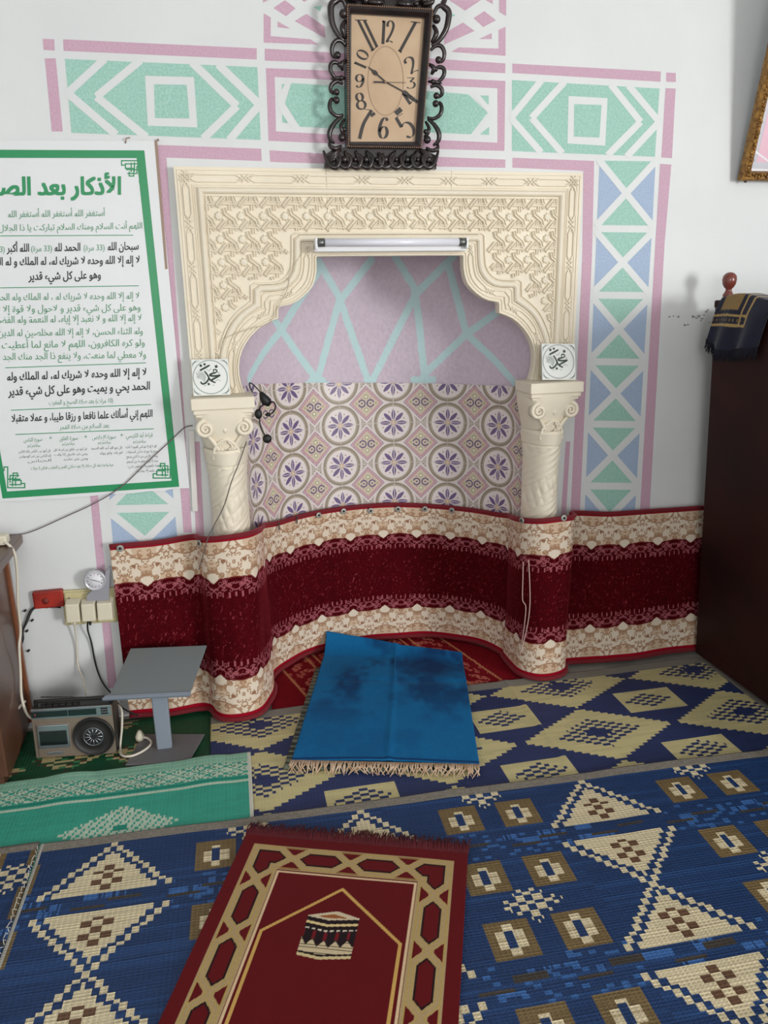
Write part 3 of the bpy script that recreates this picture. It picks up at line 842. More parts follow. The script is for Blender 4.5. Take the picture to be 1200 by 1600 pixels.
th_ = [carpet_hit(*p) for p in toppx]; th_ = [h for h in th_ if h]
th_.sort(key=lambda h: h[0])
ts, tz = [h[0] for h in th_], [h[1][2] for h in th_]
NU, NV = 1500, 330
s_ = np.linspace(0, pcs[-1], NU); v_ = np.linspace(0, 1, NV)
cx_, cy_ = np.interp(s_, pcs, plan[:, 0]), np.interp(s_, pcs, plan[:, 1])
tx_ = np.gradient(cx_, s_); ty_ = np.gradient(cy_, s_); nrm = np.hypot(tx_, ty_); nx_, ny_ = ty_/nrm, -tx_/nrm    # towards the room
zt = np.interp(s_, ts, tz)
k_ = np.ones(41)/41; zt = np.convolve(np.pad(zt, 20, 'edge'), k_, 'valid')
V = np.zeros((NV, NU, 3))
vv = v_[:, None]; ss = s_[None, :]
zb = 0.026
V[..., 2] = zt[None]*(1-vv)+zb*vv
rip = 0.006*np.sin(ss*9.0+1.3)*vv+0.004*np.sin(ss*23+4*vv)*vv+0.008*(vnoise(ss*5+0*vv, vv*3+0*ss, 9)-0.5)
left = np.clip((0.62-ss)/0.4, 0, 1)
crump = left*vv**2*0.03*(vnoise(ss*14+vv*4, vv*7+ss*3, 4)-0.3)
flare = 0.055*vv**2*np.clip((s_[None]-pcs[-1]+0.75)/0.3, 0, 1)+0.02*vv**3*left
off = 0.010+np.maximum(rip, -0.006)+crump+flare
V[..., 0] = cx_[None]+nx_[None]*off; V[..., 1] = cy_[None]+ny_[None]*off
V[..., 0] += 0.045*vv*np.clip((s_[None]-pcs[-1]+0.3)/0.3, 0, 1)     # right end hangs out of square, behind the cabinet
S_, Vv = np.meshgrid(s_, v_)
PER = 0.152
def curls(X, Y, seed, n, size, w, x0, x1, y0, y1):
    r = np.random.RandomState(seed); d = np.full(X.shape, 9.0)
    for _ in range(n):
        c = (r.uniform(x0, x1), r.uniform(y0, y1)); R = size*r.uniform(0.6, 1.2); a0 = r.uniform(0, 2*PI); sp = r.choice([-1, 1])
        an = np.arctan2(Y-c[1], X-c[0]); rr = np.hypot(X-c[0], Y-c[1])
        q = np.mod(sp*(an-a0), 2*PI); rad = R*(0.25+0.75*q/(2*PI))
        d = np.minimum(d, np.where(q < 5.4, np.abs(rr-rad), 9))
    return d < w
def carpet_cols(S, Vq):
    H = 0.66; y = Vq*H
    m = y > H/2; ym = np.where(m, H-y, y)            # mirrored bands
    a = np.abs(((S-0.04)/PER) % 1.0-0.5)*PER          # mirrored repeat, 0 at the scallop tip
    out = np.empty(S.shape+(3,)); n1 = vnoise(S*700, y*700, 2); n2 = vnoise(S*90, y*90, 8)
    out[:] = lin((70, 4, 12))*(0.72+0.4*n2+0.25*vnoise(S*9, y*5, 17))[..., None]
    fl = hash2(np.floor(S*210+0.6*n1), np.floor(y*130), 3)
    ln = vnoise(S*240+y*120, y*60-S*90, 12)
    sp = (ln > 0.80) & (fl > 0.55)
    out[sp] = lin((122, 42, 50))
    # flowered dark band
    fb = (ym > 0.125) & (ym < 0.222)
    edge = 0.205+0.006*np.cos(a/PER*2*PI*3)
    cm = curls(a, ym, 31, 17, 0.010, 0.0014, 0, 0.076, 0.152, 0.200)
    vine = np.abs(ym-(0.176+0.012*np.cos(a/PER*2*PI*2))) < 0.0022
    tas = (np.abs(((a/PER*7) % 1)-0.5)*PER/7 < 0.0026) & (ym > 0.196) & (ym < 0.216)
    out[fb & (cm | vine | tas) & (ym < edge+0.012)] = lin((160, 88, 96))
    # cream damask band with scalloped edge
    sc = 0.147+0.016*np.clip(1-a/0.020, 0, 1)**0.7+0.003*np.cos(a/PER*2*PI)
    cream = (ym > 0.020) & (ym < sc)
    base = lin((224, 209, 190))*(0.93+0.12*n1)[..., None]
    out[cream] = base[cream]
    brown = curls(a, ym, 5, 30, 0.0115, 0.0021, 0.0, 0.078, 0.025, 0.138)
    arc = (np.abs(np.hypot(a-0.0, (ym+0.012)*1.0)-0.074) < 0.0028) | (np.abs(np.hypot(a-0.0, ym-0.150)-0.032) < 0.0025)
    fill = (np.hypot(a, ym-0.02) < 0.045) | (np.hypot(a-0.076, ym-0.142) < 0.030) | (np.hypot((a-0.004)*0.9, ym-0.098) < 0.017)
    tan = lin((208, 182, 156))*(0.9+0.2*n1)[..., None]
    sel = cream & fill; out[sel] = tan[sel]
    sel = cream & (brown | arc); out[sel] = lin((168, 130, 102))
    ve = np.hypot(a-0.042, (ym-0.085)*1.2) < 0.008; out[cream & ve] = lin((150, 108, 84))
    out[(np.abs(ym-sc) < 0.0022) & (ym > 0.1)] = lin((110, 40, 36))
    out[ym < 0.020] = lin((150, 14, 36))
    # unravelled warp lines, pale, near the right column
    for s0, w in ((sR0, 0.0022), (sR0+0.018, 0.0022)):
        pass
    return out
sR0 = carpet_hit(828, 900)[0]
m_velvet = M_attr('velvet_carpet_pile', 0.85, sheen=0.22, sheen_tint=(255, 80, 100), sheen_rough=0.35, bump=(900, 0.25, 0.001, 2), spec=0.06)
carpet = grid('hanging_carpet', V, carpet_cols(S_, Vv), m_velvet, flip=True, thick=0.006)
props(carpet, 'dark red velvet carpet runner with cream bands pinned along the lower wall', 'carpet')
# rolled red edge along the top
mb = MB(); mb.tube([(V[0, i, 0]+nx_[i]*0.002, V[0, i, 1]+ny_[i]*0.002, V[0, i, 2]-0.004) for i in range(0, NU, 10)], 0.0085, 8)
m_bind = M('crimson_binding', (112, 8, 24), 0.8, sheen=0.25, sheen_tint=(255, 140, 150), bump=(400, 0.4, 0.002))
mb.build('edge_binding', m_bind, carpet)
mb = MB(); mb.tube([(V[-1, i, 0]+nx_[i]*0.004, V[-1, i, 1]+ny_[i]*0.004, 0.025) for i in range(0, NU, 10)], 0.009, 8)
mb.build('edge_binding', m_bind, carpet)
def on_carpet(px, py, lift=0.012):
    s, p = carpet_hit(px, py); i = int(np.searchsorted(s_, s)); i = min(i, NU-1)
    j = int(np.clip((zt[i]-p[2])/(zt[i]-zb), 0, 1)*(NV-1))
    c = V[j, i]; n = np.array([nx_[i], ny_[i], 0])
    return c+n*lift, n
# washers and nails that pin it
m_zinc = M('dull_zinc', (168, 170, 164), 0.45, metal=0.6); m_nail = M('dark_nail', (70, 62, 58), 0.5, metal=0.5)
def washer(px, py, label, r=0.0125):
    c, n = on_carpet(px, py, 0.009)
    t = thing('washer', label, 'washer', c, 0, 'washers pinning the hung carpet')
    t.rotation_euler = Vector(n).to_track_quat('Z', 'Y').to_euler()
    mb = MB(); mb.lathe([(r*0.35, 0.0), (r, 0.0), (r, 0.003), (r*0.8, 0.004), (r*0.35, 0.003)], (0, 0, 0), 18); mb.build('ring', m_zinc, t)
    mb = MB(); mb.lathe([(r*0.42, 0.0), (r*0.42, 0.005), (0, 0.006)], (0, 0, 0), 12); mb.build('screw_head', m_nail, t)
for px, py, lb in ((188, 854, 'grey washer at the far left corner of the hung carpet'), (320, 847, 'grey washer on the carpet top in front of the left column'),
                   (494, 804, 'pale washer on the carpet top, leftmost of those inside the niche'), (534, 797, 'white washer on the carpet top, second from left inside the niche'),
                   (577, 796, 'grey washer on the carpet top, third from left inside the niche'), (621, 794, 'grey washer on the carpet top, fourth from left inside the niche'),
                   (664, 794, 'grey washer on the carpet top, fifth from left inside the niche'), (707, 796, 'grey washer on the carpet top, rightmost inside the niche'),
                   (822, 812, 'grey washer on the carpet at the inner edge of the right column'), (876, 807, 'bright washer on the carpet at the outer edge of the right column')):
    washer(px, py, lb)
for px, py, lb in ((428, 818, 'dark nail low on the carpet binding nearest the left column'), (458, 808, 'dark nail on the carpet binding, second from the left column')):
    c, n = on_carpet(px, py, 0.010)
    mb = MB(); mb.box((0, 0, -0.012), (0.005, 0.004, 0.028)); mb.ball((0, -0.003, 0.003), (0.006, 0.003, 0.004), n=8)
    o = mb.build('nail', m_nail, loc=c); props(o, lb, 'nail', 'dark nails in the carpet binding')
# pale strings hanging over the carpet at the right column
m_str = M('pale_string', (196, 160, 152), 0.8)
mb = MB()
for pts in ([(824, 876), (823, 905), (822, 935), (826, 946), (823, 975), (820, 1004)], [(831, 872), (832, 910), (831, 945), (827, 980), (818, 1022)]):
    mb.tube(smooth_path([on_carpet(x, y, 0.016)[0] for x, y in pts], 5), 0.0022, 6)
o = mb.build('hanging_string', m_str); props(o, 'thin pale strings hanging down the red carpet at the right column', 'string')

# ================================================================== FLOOR MATS
def mat_grid(name, w, h, cell, colf, mat, loc, rz, label, cat, group=None, zf=None, shape=None, edge_lift=0.0, face=True, thick=0.003):
    """local x across 0..w, local y 0..-h towards the viewer"""
    nu, nv = int(round(w/cell[0])), int(round(h/cell[1]))
    xs, ys = np.linspace(0, w, nu+1), np.linspace(0, -h, nv+1)
    X, Y = np.meshgrid(xs, ys)
    V = np.zeros((nv+1, nu+1, 3)); V[..., 0] = X; V[..., 1] = Y
    if zf is not None: V[..., 2] = zf(X, Y)
    if shape is not None: V[..., 0], V[..., 1] = shape(X, Y)
    Xc, Yc = (X[:-1, :-1]+X[1:, 1:])/2, (Y[:-1, :-1]+Y[1:, 1:])/2
    C = colf(Xc, Yc) if face else colf(X, Y)
    o = grid(name, V, C, mat, per_face=face, flip=True, thick=thick)
    o.location = loc; o.rotation_euler = (0, 0, rz)
    return props(o, label, cat, group)
m_straw = M_attr('woven_plastic_straw', 0.5, spec=0.35, weave=(28, 37, 0.5))
def rowvar(X, Y, r, amp=0.14, seed=0, line=-0.10):
    i = np.floor(-Y/r); return (1-amp/2+amp*hash2(i, np.floor(X/0.11+hash2(i, 0, seed)*7), seed)+line*(np.mod(-Y/r, 1) < 0.2))[..., None]
# mat against the wall: navy with straw coloured diamonds
ax0, ay0 = -0.775, -0.110
RA = 0.0135
def colA(X, Y):
    x = X+ax0; y = (np.floor(Y/RA)+0.5)*RA+ay0
    xq = np.round(x/0.0115)*0.0115
    out = np.empty(X.shape+(3,)); out[:] = lin((44, 56, 98))
    straw = lin((204, 192, 142))
    dx = np.abs(((x-0.60+0.30) % 0.60)-0.30); dy = np.abs(((y+0.555+0.1725) % 0.345)-0.1725)
    big = dx/0.292+dy/0.168 < 1
    inn = dx/0.172+dy/0.094 < 1
    core = dx/0.06+dy/0.034 < 1
    chk = (np.floor(x/0.0275)+np.floor(y/RA+0.5)) % 2 == 0
    out[big] = straw; out[inn & chk] = lin((44, 56, 98)); out[core] = lin((44, 56, 98))
    sx = np.abs(((x-0.30+0.30) % 0.60)-0.30); sy = np.abs(((y+0.385+0.1725) % 0.345)-0.1725)
    sq = (sx < 0.118) & (sy < 0.071)
    out[sq] = straw; out[sq & (sx/0.105+sy/0.058 < 1) & chk] = lin((44, 56, 98))
    out *= rowvar(X, Y, RA, 0.16, 1, -0.22)
    out[Y > -0.055] = lin((132, 130, 122)); 
    return out
wavA = lambda X, Y: 0.003+0.003*vnoise(X*5, Y*7, 3)+0.004*np.exp(-((X-1.185)/0.012)**2)
mat_grid('woven_mat', 2.06, 0.83, (0.0058, RA/3), colA, m_straw, (ax0, ay0, 0.008), math.radians(-0.8), 'navy woven plastic mat with straw coloured diamonds lying along the wall', 'mat', zf=wavA)
# near mat: blue with cream triangles and brown squares
bx0, by0 = -1.262, -0.735
RB = 0.0105
def colB_at(x, y, X, Y):
    yq = (np.floor(y/RB)+0.5)*RB
    out = np.empty(X.shape+(3,)); out[:] = lin((24, 50, 90))
    i = np.floor(-Y/RB)
    out[hash2(i, np.floor(X/0.5), 4) > 0.86] = lin((30, 60, 104))
    cream = lin((198, 184, 152)); brown = lin((106, 88, 58)); dk = lin((92, 66, 48)); blue = lin((24, 50, 90))
    d = np.abs(((yq+1.0+0.225) % 0.45)-0.225)
    xt = ((x-0.39+0.36) % 0.72)-0.36; xs = ((x-0.05+0.36) % 0.72)-0.36
    # stripes
    st = d < 0.030
    r2 = np.floor(y/0.021)
    hb = hash2(r2, np.floor(x/0.055), 6)
    out[st & (hb > 0.80) & (hash2(r2, np.floor(x/0.006), 2) > 0.25)] = lin((52, 92, 148)); out[(d < 0.060) & (np.abs(xs) < 0.2) & (hash2(np.floor(y/0.0105), np.floor(x/0.018), 9) > 0.84)] = lin((48, 88, 142))
    out[(np.abs(d-0.011) < 0.006) & (((x+0.25*np.sign(((yq+1.0+0.225) % 0.45)-0.225)*0.3) % 0.24) < 0.085)] = lin((58, 52, 46))
    # triangles with a chain of small squares along two sides
    CH = 0.018
    jt = np.floor((d-0.034)/CH); xc = 0.164-0.0162*jt
    on = (jt >= 0) & (jt <= 10) & (d > 0.034)
    out[on & (np.abs(np.abs(xt)-np.maximum(xc, 0)) < 0.0086)] = cream
    tri = on & (jt <= 8) & (np.abs(xt) < xc-0.030)
    out[tri] = cream
    it = np.floor(xt/0.027+0.5); mj = np.floor((d-0.045)/0.0195)
    mo = (np.abs(it)+np.abs(mj-2) <= 2) & ((it+mj) % 2 == 0) & (mj >= 0) & (mj <= 4) & (np.abs(it) <= 1)
    out[tri & mo] = dk
    # brown squares
    for sx in (-0.09, 0.09):
        u = xs-sx; w = d-0.121
        sq = (np.abs(u) < 0.058) & (np.abs(w) < 0.060)
        out[sq] = brown
        out[sq & (np.abs(u) < 0.036) & (np.abs(w) < 0.022)] = cream
        out[sq & (np.abs(u) < 0.013) & (np.abs(w) < 0.043)] = cream
        out[sq & (np.abs(u) < 0.010) & (np.abs(w) < 0.024)] = lin((24, 50, 90)); out[sq & (np.abs(u) < 0.036) & (np.abs(u) > 0.012) & (np.abs(w) < 0.0035)] = lin((176, 160, 128))
    # chequered lozenge between the squares
    e = 0.225-d; lz = np.abs(xs)/0.088+e/0.062 < 1
    out[lz & ((np.floor(xs/0.0235+0.5)+np.floor(e/0.0165+0.5)) % 2 == 0)] = cream
    out *= rowvar(X, Y, RB, 0.20, 5, 0.28)*(1+0.16*(np.mod(X/0.0135, 1) < 0.34))[..., None]
    return out
def colB(X, Y):
    out = colB_at(X+bx0, Y+by0, X, Y)
    g = Y > -0.036; out[g] = (lin((128, 122, 112))*(0.85+0.3*hash2(np.floor(X/0.007), np.floor(Y/0.006), 2))[..., None])[g]
    out[X < 0.007] = lin((170, 168, 160))
    return out
shB = lambda X, Y: (X, Y-(0.005+0.008*np.sin(X*5))*np.clip(1+Y/0.15, 0, 1)+0.005)
wavB = lambda X, Y: 0.002+0.0035*vnoise(X*9, Y*4, 6)+0.006*np.clip(1+Y/0.08, 0, 1)*(vnoise(X*6, 0*Y, 2))
mat_grid('woven_mat', 2.51, 1.25, (0.0045, RB/3), colB, m_straw, (bx0, by0, 0.023), math.radians(-2.4), 'large blue woven mat with cream triangles and brown squares under the red prayer rug', 'mat', zf=wavB)
m_thr = M('white_fray', (206, 204, 196), 0.8)
mb = MB()
for k in range(60):
    y = -0.01-k*0.020; r = random.random
    mb.tube([(-0.002, y, 0.004), (-0.006-0.007*r(), y+0.004-0.012*r(), 0.006+0.003*r()), (-0.002-0.012*r(), y-0.008-0.010*r(), 0.002)], 0.0009, 5)
o = mb.build('frayed_threads', m_thr, bpy.data.objects['woven_mat.001']); props(o, None, None, None, 'stuff')
def colC(X, Y):
    out = colB_at(X-0.725, Y-0.636, X, Y)
    g = Y > -0.034; out[g] = (lin((128, 122, 112))*(0.85+0.3*hash2(np.floor(X/0.007), np.floor(Y/0.006), 2))[..., None])[g]
    return out
mat_grid('woven_mat', 0.822, 1.3, (0.0058, RB), colC, m_straw, (-2.09, -0.697, 0.021), math.radians(-1.5), 'blue woven mat at the lower left corner, showing only a narrow strip', 'mat', zf=wavB)
# turquoise mat
RT = 0.012
def colT(X, Y):
    y = -Y; x = X; teal = lin((58, 160, 138)); pale = lin((190, 208, 188)); mint = lin((134, 186, 162))
    out = np.empty(X.shape+(3,)); out[:] = teal
    out[y < 0.052] = mint
    out[(y < 0.052) & (np.mod(y, 0.02) < 0.006)] = lin((156, 196, 172))
    bd = (y > 0.052) & (y < 0.135); yy = y-0.052
    out[bd] = pale
    for sg in (-1, 1):
        q = np.mod(x+sg*yy*1.5, 0.062); out[bd & (q < 0.010)] = teal; out[bd & (q > 0.026) & (q < 0.031)] = lin((90, 140, 120))
    out[(y > 0.137) & (y < 0.152)] = lin((30, 136, 116)); out[(y > 0.154) & (y < 0.168)] = pale
    dx = np.abs(x-1.145); dy = np.abs(y-0.318)
    i, j = np.floor(x/0.024), np.floor(y/RT)
    loz = dx/0.175+np.abs((j+0.5)*RT-0.318)/0.105 < 1
    out[loz & (np.mod(x+j*0.008, 0.024) < 0.017)] = pale
    out[loz & (dx < 0.02) & (dy < 0.012)] = lin((30, 136, 116))
    out *= rowvar(X, Y, RT, 0.14, 9)*(1-0.06*(np.mod(X/0.02, 1) < 0.15))[..., None]
    out[X > 1.535] = lin((206, 206, 192))
    return out
wavT = lambda X, Y: 0.004+0.010*np.clip(np.sin(X*15+Y*3)*0.5+0.3*np.sin(X*27+1), 0, 1)*np.clip(1+Y/0.33, 0, 1)
mat_grid('woven_mat', 1.545, 0.50, (0.0058, RT/2), colT, m_straw, (-2.185, -0.352, 0.016), math.radians(-1.6), 'turquoise woven mat with a pale latticed border in front of the radio', 'mat', zf=wavT)
# dark green mat below the radio
def colG(X, Y):
    x, y = X, -Y; yq = np.round(y/0.012)*0.012
    out = np.empty(X.shape+(3,)); out[:] = lin((24, 78, 50))
    for cx, cy in ((0.60, 0.26), (0.86, 0.22), (0.36, 0.28), (1.1, 0.25), (0.6, -0.1), (0.95, 0.05), (0.40, 0.06)):
        d = np.abs(x-cx)/0.13+np.abs(yq-cy)/0.085
        h = hash2(np.floor(x/0.022), np.floor(yq/0.012), 3)
        out[(d < 1) & (h > 0.55)] = lin((196, 178, 130)); out[(d < 1) & (h < 0.18)] = lin((84, 56, 44)); out[(d < 1) & (h > 0.2) & (h < 0.32)] = lin((70, 140, 90))
    gs = (yq < 0.03) & (np.mod(x, 0.4) < 0.5); out[gs & (hash2(np.floor(x/0.09), np.floor(yq/0.012), 4) > 0.5)] = lin((120, 108, 90))
    out *= rowvar(X, Y, 0.012, 0.2, 7)
    return out
mat_grid('woven_mat', 1.55, 0.46, (0.0055, 0.012), colG, m_straw, (-2.12, -0.028, 0.003), math.radians(-0.5), 'dark green woven mat with cream flecks underneath the radio', 'mat', zf=lambda X, Y: 0.002+0.002*vnoise(X*6, Y*8, 1))
# floral red rug on the niche floor
nx = 220; ny = 190
def niche_rug():
    yy = np.linspace(0.385, -0.165, ny); xx = np.linspace(-1, 1, nx)
    hw = np.where(yy > 0, 0.525*np.sqrt(np.clip(1-(yy/0.42)**2, 0, 1)), 0.525)-0.004
    V = np.zeros((ny, nx, 3)); V[..., 1] = yy[:, None]; V[..., 0] = NCX+xx[None]*np.maximum(hw, 0.02)[:, None]
    V[..., 2] = 0.006+0.003*vnoise(V[..., 0]*9, V[..., 1]*9, 5)
    X, Y = V[..., 0]-NCX, V[..., 1]
    out = np.empty((ny, nx, 3)); out[:] = lin((116, 16, 26))*(0.85+0.3*vnoise(X*120, Y*120, 3))[..., None]
    X2 = X+0.28*Y
    fl = curls(np.mod(np.abs(X2), 0.14), np.mod(Y, 0.14), 12, 20, 0.018, 0.0032, 0, 0.14, 0, 0.14)
    band = ((np.abs(X2) > 0.24) & (np.abs(X2) < 0.38))|(np.abs(X2) < 0.2)
    out[fl & band] = lin((188, 108, 92))
    for c in (0.215, 0.255, 0.39): out[np.abs(np.abs(X2)-c) < 0.005] = lin((190, 130, 92))
    out[Y < -0.145] = lin((190, 130, 92))
    return grid('floral_rug', V, out, m_velvet, flip=True, thick=0.004)
props(niche_rug(), 'dark red floral rug on the niche floor beneath the blue mat', 'rug')

# ------------------------------------------------------------------ red prayer rug
RW, RLn = 0.645, 1.15
RUG_O = FL(385, 1305, 0.034); RUG_A = math.radians(-21.0)
def colR_(X, Y):
    u, v = X, -Y
    red = lin((92, 9, 15)); beige = lin((172, 148, 108)); olive = lin((176, 150, 84)); blk = lin((26, 16, 16))
    out = np.empty(X.shape+(3,)); out[:] = red
    m = 0.036; BW = 0.092
    dl, dr, dt = u-m, RW-m-u, v-m
    d = np.minimum(np.minimum(dl, dr), dt)
    side = np.minimum(dl, dr) <= dt
    wtop = RW-2*m; pt = (wtop-BW)/3.0
    l_t = (u-m-BW/2)/pt
    ps = 0.178; l_s = (v-m-BW/2)/ps
    ph = np.where(side, l_s, l_t); pl_ = np.where(side, ps, pt)
    f = np.mod(ph, 1.0)                       # cartouche centre at 0, crossing at 0.5
    e = np.abs(f-0.5)*pl_                     # distance to crossing along the band
    t = d/BW
    band = (d > 0) & (d < BW)
    hw = np.clip((e-0.004)*0.95, 0, 0.034)    # half spread of the two straps at this place
    c = np.abs(d-BW/2)
    sd = np.where(e < 0.042, np.abs(c-hw)*0.74, np.abs(c-0.034))
    sw = 0.0105
    strap_ = band & (sd < sw)
    inner = band & (c < np.where(e < 0.042, hw, 0.034)) & ~strap_
    edge_o = inner & (sd < sw+0.0052)
    out[edge_o] = blk
    out[strap_] = beige
    out[strap_ & (np.abs(sd-0.0065) < 0.0014)] = olive
    out[band & (d < 0.0055)] = beige; out[band & (d > BW-0.0055)] = beige
    out[band & (np.abs(d-0.0075) < 0.0015)] = olive
    out[(np.abs(d-BW-0.006) < 0.003)] = lin((214, 186, 150))
    out[band & (np.abs(d-BW+0.0085) < 0.0015)] = olive
    # pointed arch outline
    ap = [(0.148, 1.3), (0.148, 0.338), (0.322, 0.178), (0.496, 0.338), (0.496, 1.3)]
    da = np.minimum.reduce([seg_dist(u, v, a, b) for a, b in zip(ap[:-1], ap[1:])])
    out[da < 0.0042] = lin((200, 160, 90))
    # black building motif with gold belt
    a = (u-0.318)/0.066; b = (v-0.335)/0.070
    bot = 0.16*(1-np.abs(a+0.15)/1.15); 
    body = (np.abs(a) < 1) & (b > -0.86+bot) & (b < 0.86+bot)
    out[body] = lin((22, 18, 22))
    bb = b-bot
    out[body & (np.abs(bb+0.62) < 0.055)] = lin((220, 196, 140))
    out[body & (np.abs(bb+0.36) < 0.035) & (np.mod(a*4.2, 1) < 0.62)] = lin((210, 200, 180))
    zgz = 0.36-0.30*np.abs(np.mod(a*2.3+0.3, 1)-0.5)*2
    out[body & (bb > zgz+0.02) & (bb < 0.66) & (np.mod(b*9, 1) < 0.8)] = lin((204, 186, 150))
    out[body & (bb > -0.28) & (bb < zgz-0.05) & (np.abs(np.mod(a*2.3+0.3, 1)-0.5) > 0.36)] = lin((110, 18, 28))
    out[body & (bb > 0.74) & (bb < 0.86)] = lin((206, 186, 140))
    top = (np.abs(a) < 1) & (b <= -0.86+bot) & (b > -0.86-0.30*(1-np.abs(a-0.1)/1.1))
    out[top] = lin((206, 190, 160)); out[(np.abs(a) < 0.55) & (b < -0.90+bot*0.6) & (b > -0.86-0.15*(1-np.abs(a)/0.6))] = lin((150, 90, 50))
    out *= (0.92+0.16*hash2(np.floor(X/0.002), np.floor(Y/0.002), 3))[..., None]
    return out
wavR = lambda X, Y: 0.003+0.003*vnoise(X*6, Y*5, 8)
m_rug = M_attr('woven_rug_pile', 0.9, sheen=0.25, sheen_tint=(255, 180, 180), bump=(700, 0.2, 0.001, 2), spec=0.15)
rug = mat_grid('prayer_rug', RW, RLn, (0.0017, 0.0021), colR_, m_rug, RUG_O, RUG_A, 'red prayer rug with interlaced beige border and dark motif in the foreground', 'rug', zf=wavR, face=False, thick=0.005)
m_frd = M('crimson_fringe', (78, 6, 18), 0.9)
mb = MB()
for k in range(230):
    x = k/229*RW; r = random.random
    mb.tube([(x, 0.0, 0.004), (x+0.004*(r()-.5), 0.022, 0.010+0.004*r()), (x+0.02*(r()-.5), 0.040+0.016*r(), 0.004+0.008*r())], [0.0024, 0.002, 0.001], 5)
o = mb.build('fringe', m_frd, rug); props(o, None, None, None, 'stuff')

# ------------------------------------------------------------------ blue velvet mat on a folded mat
BLo = FL(497, 998, 0.075); BW_, BH_ = 0.60, 0.885
BA = math.radians(-16.5)
B_O = np.array([-0.258, 0.338]); 
def colBl(X, Y):
    u, v = X/BW_, -Y/BH_
    n = vnoise(u*5, v*6, 3)*0.5+vnoise(u*11, v*12, 4)*0.3+vnoise(u*30, v*30, 6)*0.2
    k = np.clip((n-0.42)/0.26, 0, 1)*0.8
    k = np.maximum(k, np.clip(0.52-np.hypot((u-0.78)*1.8, (v-0.17)*2.6), 0, 1)*3*(0.4+n)); k = np.maximum(k, np.clip(0.25-np.hypot((u-0.2)*1.3, (v-0.25)*2.0), 0, 1)*4*n)
    k = np.clip(k*(1-0.75*np.clip((v-0.45)/0.3, 0, 1)), 0, 1)[..., None]
    out = lin((14, 104, 160))*(1-k)+lin((10, 40, 88))*k
    out *= (0.9+0.2*vnoise(X*300, Y*300, 2))[..., None]
    for c in (0.53,): out[np.abs(u-c+0.01*np.sin(v*9)) < 0.004] = lin((16, 104, 158))
    out[np.abs(v-0.985) < 0.006] = lin((10, 60, 110))
    return out
def wavBl(X, Y):
    v = -Y/BH_; u = X/BW_
    return (0.012+0.004*vnoise(u*5, v*6, 2)+0.004*np.exp(-((u-0.52)/0.02)**2)-0.003*np.exp(-((v-0.36)/0.02)**2)
            + 0.050*np.clip((0.13-v)/0.13, 0, 1)**2*(0.5+0.9*np.clip(1-u*1.8, 0, 1)))
m_bv = M_attr('blue_velvet', 0.8, sheen=0.45, sheen_tint=(120, 200, 255), sheen_rough=0.3, bump=(500, 0.25, 0.001, 2), spec=0.2)
blue = mat_grid('velvet_mat', BW_, BH_, (0.004, 0.004), colBl, m_bv, (B_O[0], B_O[1], 0.022), BA, 'blue velvet prayer mat lying half inside the niche', 'mat', zf=wavBl, face=False, thick=0.007,
                shape=lambda X, Y: (X*(1-0.055*Y/BH_), Y*(1-0.02*np.sin(X*5))-0.10*np.clip(1+Y/0.3, 0, 1)*np.clip(X/BW_, 0, 1)**2))
m_fw = M('cream_fringe', (214, 190, 166), 0.85, var=(184, 150, 118), var_scale=40)
mb = MB()
for k in range(120):
    x = k/119*BW_*1.05; r = random.random
    mb.tube([(x, -BH_+0.004, 0.014), (x+0.012*(r()-.5), -BH_-0.016, 0.010), (x+0.05*(r()-.5), -BH_-0.030-0.022*r(), 0.000+0.004*r()-0.004)], [0.003, 0.0026, 0.0012], 5)
o = mb.build('fringe', m_fw, blue); props(o, 'cream fringe', None, None, 'stuff')
under = mat_grid('folded_mat', 0.58, 0.72, (0.01, 0.01), lambda X, Y: np.where((np.mod(np.floor(X/0.02)+np.floor(Y/0.015), 2) == 0)[..., None], lin((120, 128, 110)), lin((52, 60, 58)))*1.0,
                 m_straw, (B_O[0]-0.075, B_O[1]-0.17, 0.020), BA, 'grey green folded mat peeking out under the left side of the blue mat', 'mat', zf=lambda X, Y: 0.004+0*X, thick=0.010)

# ================================================================== WALL CLOCK
m_dkw = M('dark_bronzed_resin', (46, 32, 30), 0.32, var=(24, 16, 18), var_scale=14, coat=0.3, bump=(60, 0.2, 0.002))
m_face = M('sepia_dial_paper', (206, 178, 146), 0.5, var=(192, 160, 128), var_scale=9); m_num = M('dial_ink', (44, 36, 32), 0.5); m_bead = M('bronze_bead', (150, 118, 96), 0.35, metal=0.3)
m_gold = M('pale_dial_line', (150, 124, 98), 0.5)
CY = -0.050
ck = thing('wall_clock', 'rectangular wall clock in a dark carved scroll frame above the arch', 'clock', (0, CY, 0))
K = lambda x, y: (480+x/5.0, y/5.0)                     # detail coordinates to frame pixels
def C3(x, y, yy=CY): p = P(*K(x, y), yy); return np.array([p[0], p[2]])
def rel(y): return y-CY
ofr = [C3(300, 45), C3(975, 80), C3(885, 1170), C3(310, 1160)]
ifr = [C3(345, 105), C3(920, 140), C3(845, 1108), C3(340, 1108)]
mb = MB()
for i in range(4):
    j = (i+1) % 4; a, b, c, d = ofr[i], ofr[j], ifr[j], ifr[i]
    m1, m2 = a*0.45+d*0.55, b*0.45+c*0.55
    rings = [(a, 0.03), (a, -0.012), (a*0.8+d*0.2, -0.020), (m1, -0.016), (d, -0.002), (d, 0.012)]
    rings2 = [(b, 0.03), (b, -0.012), (b*0.8+c*0.2, -0.020), (m2, -0.016), (c, -0.002), (c, 0.012)]
    vs = [(p[0], h, p[1]) for p, h in rings]+[(p[0], h, p[1]) for p, h in rings2]; n = len(rings)
    mb.add(vs, [(k, k+1, n+k+1, n+k) for k in range(n-1)])
mb.prism([tuple(p) for p in ofr], 0.035, 0.016)
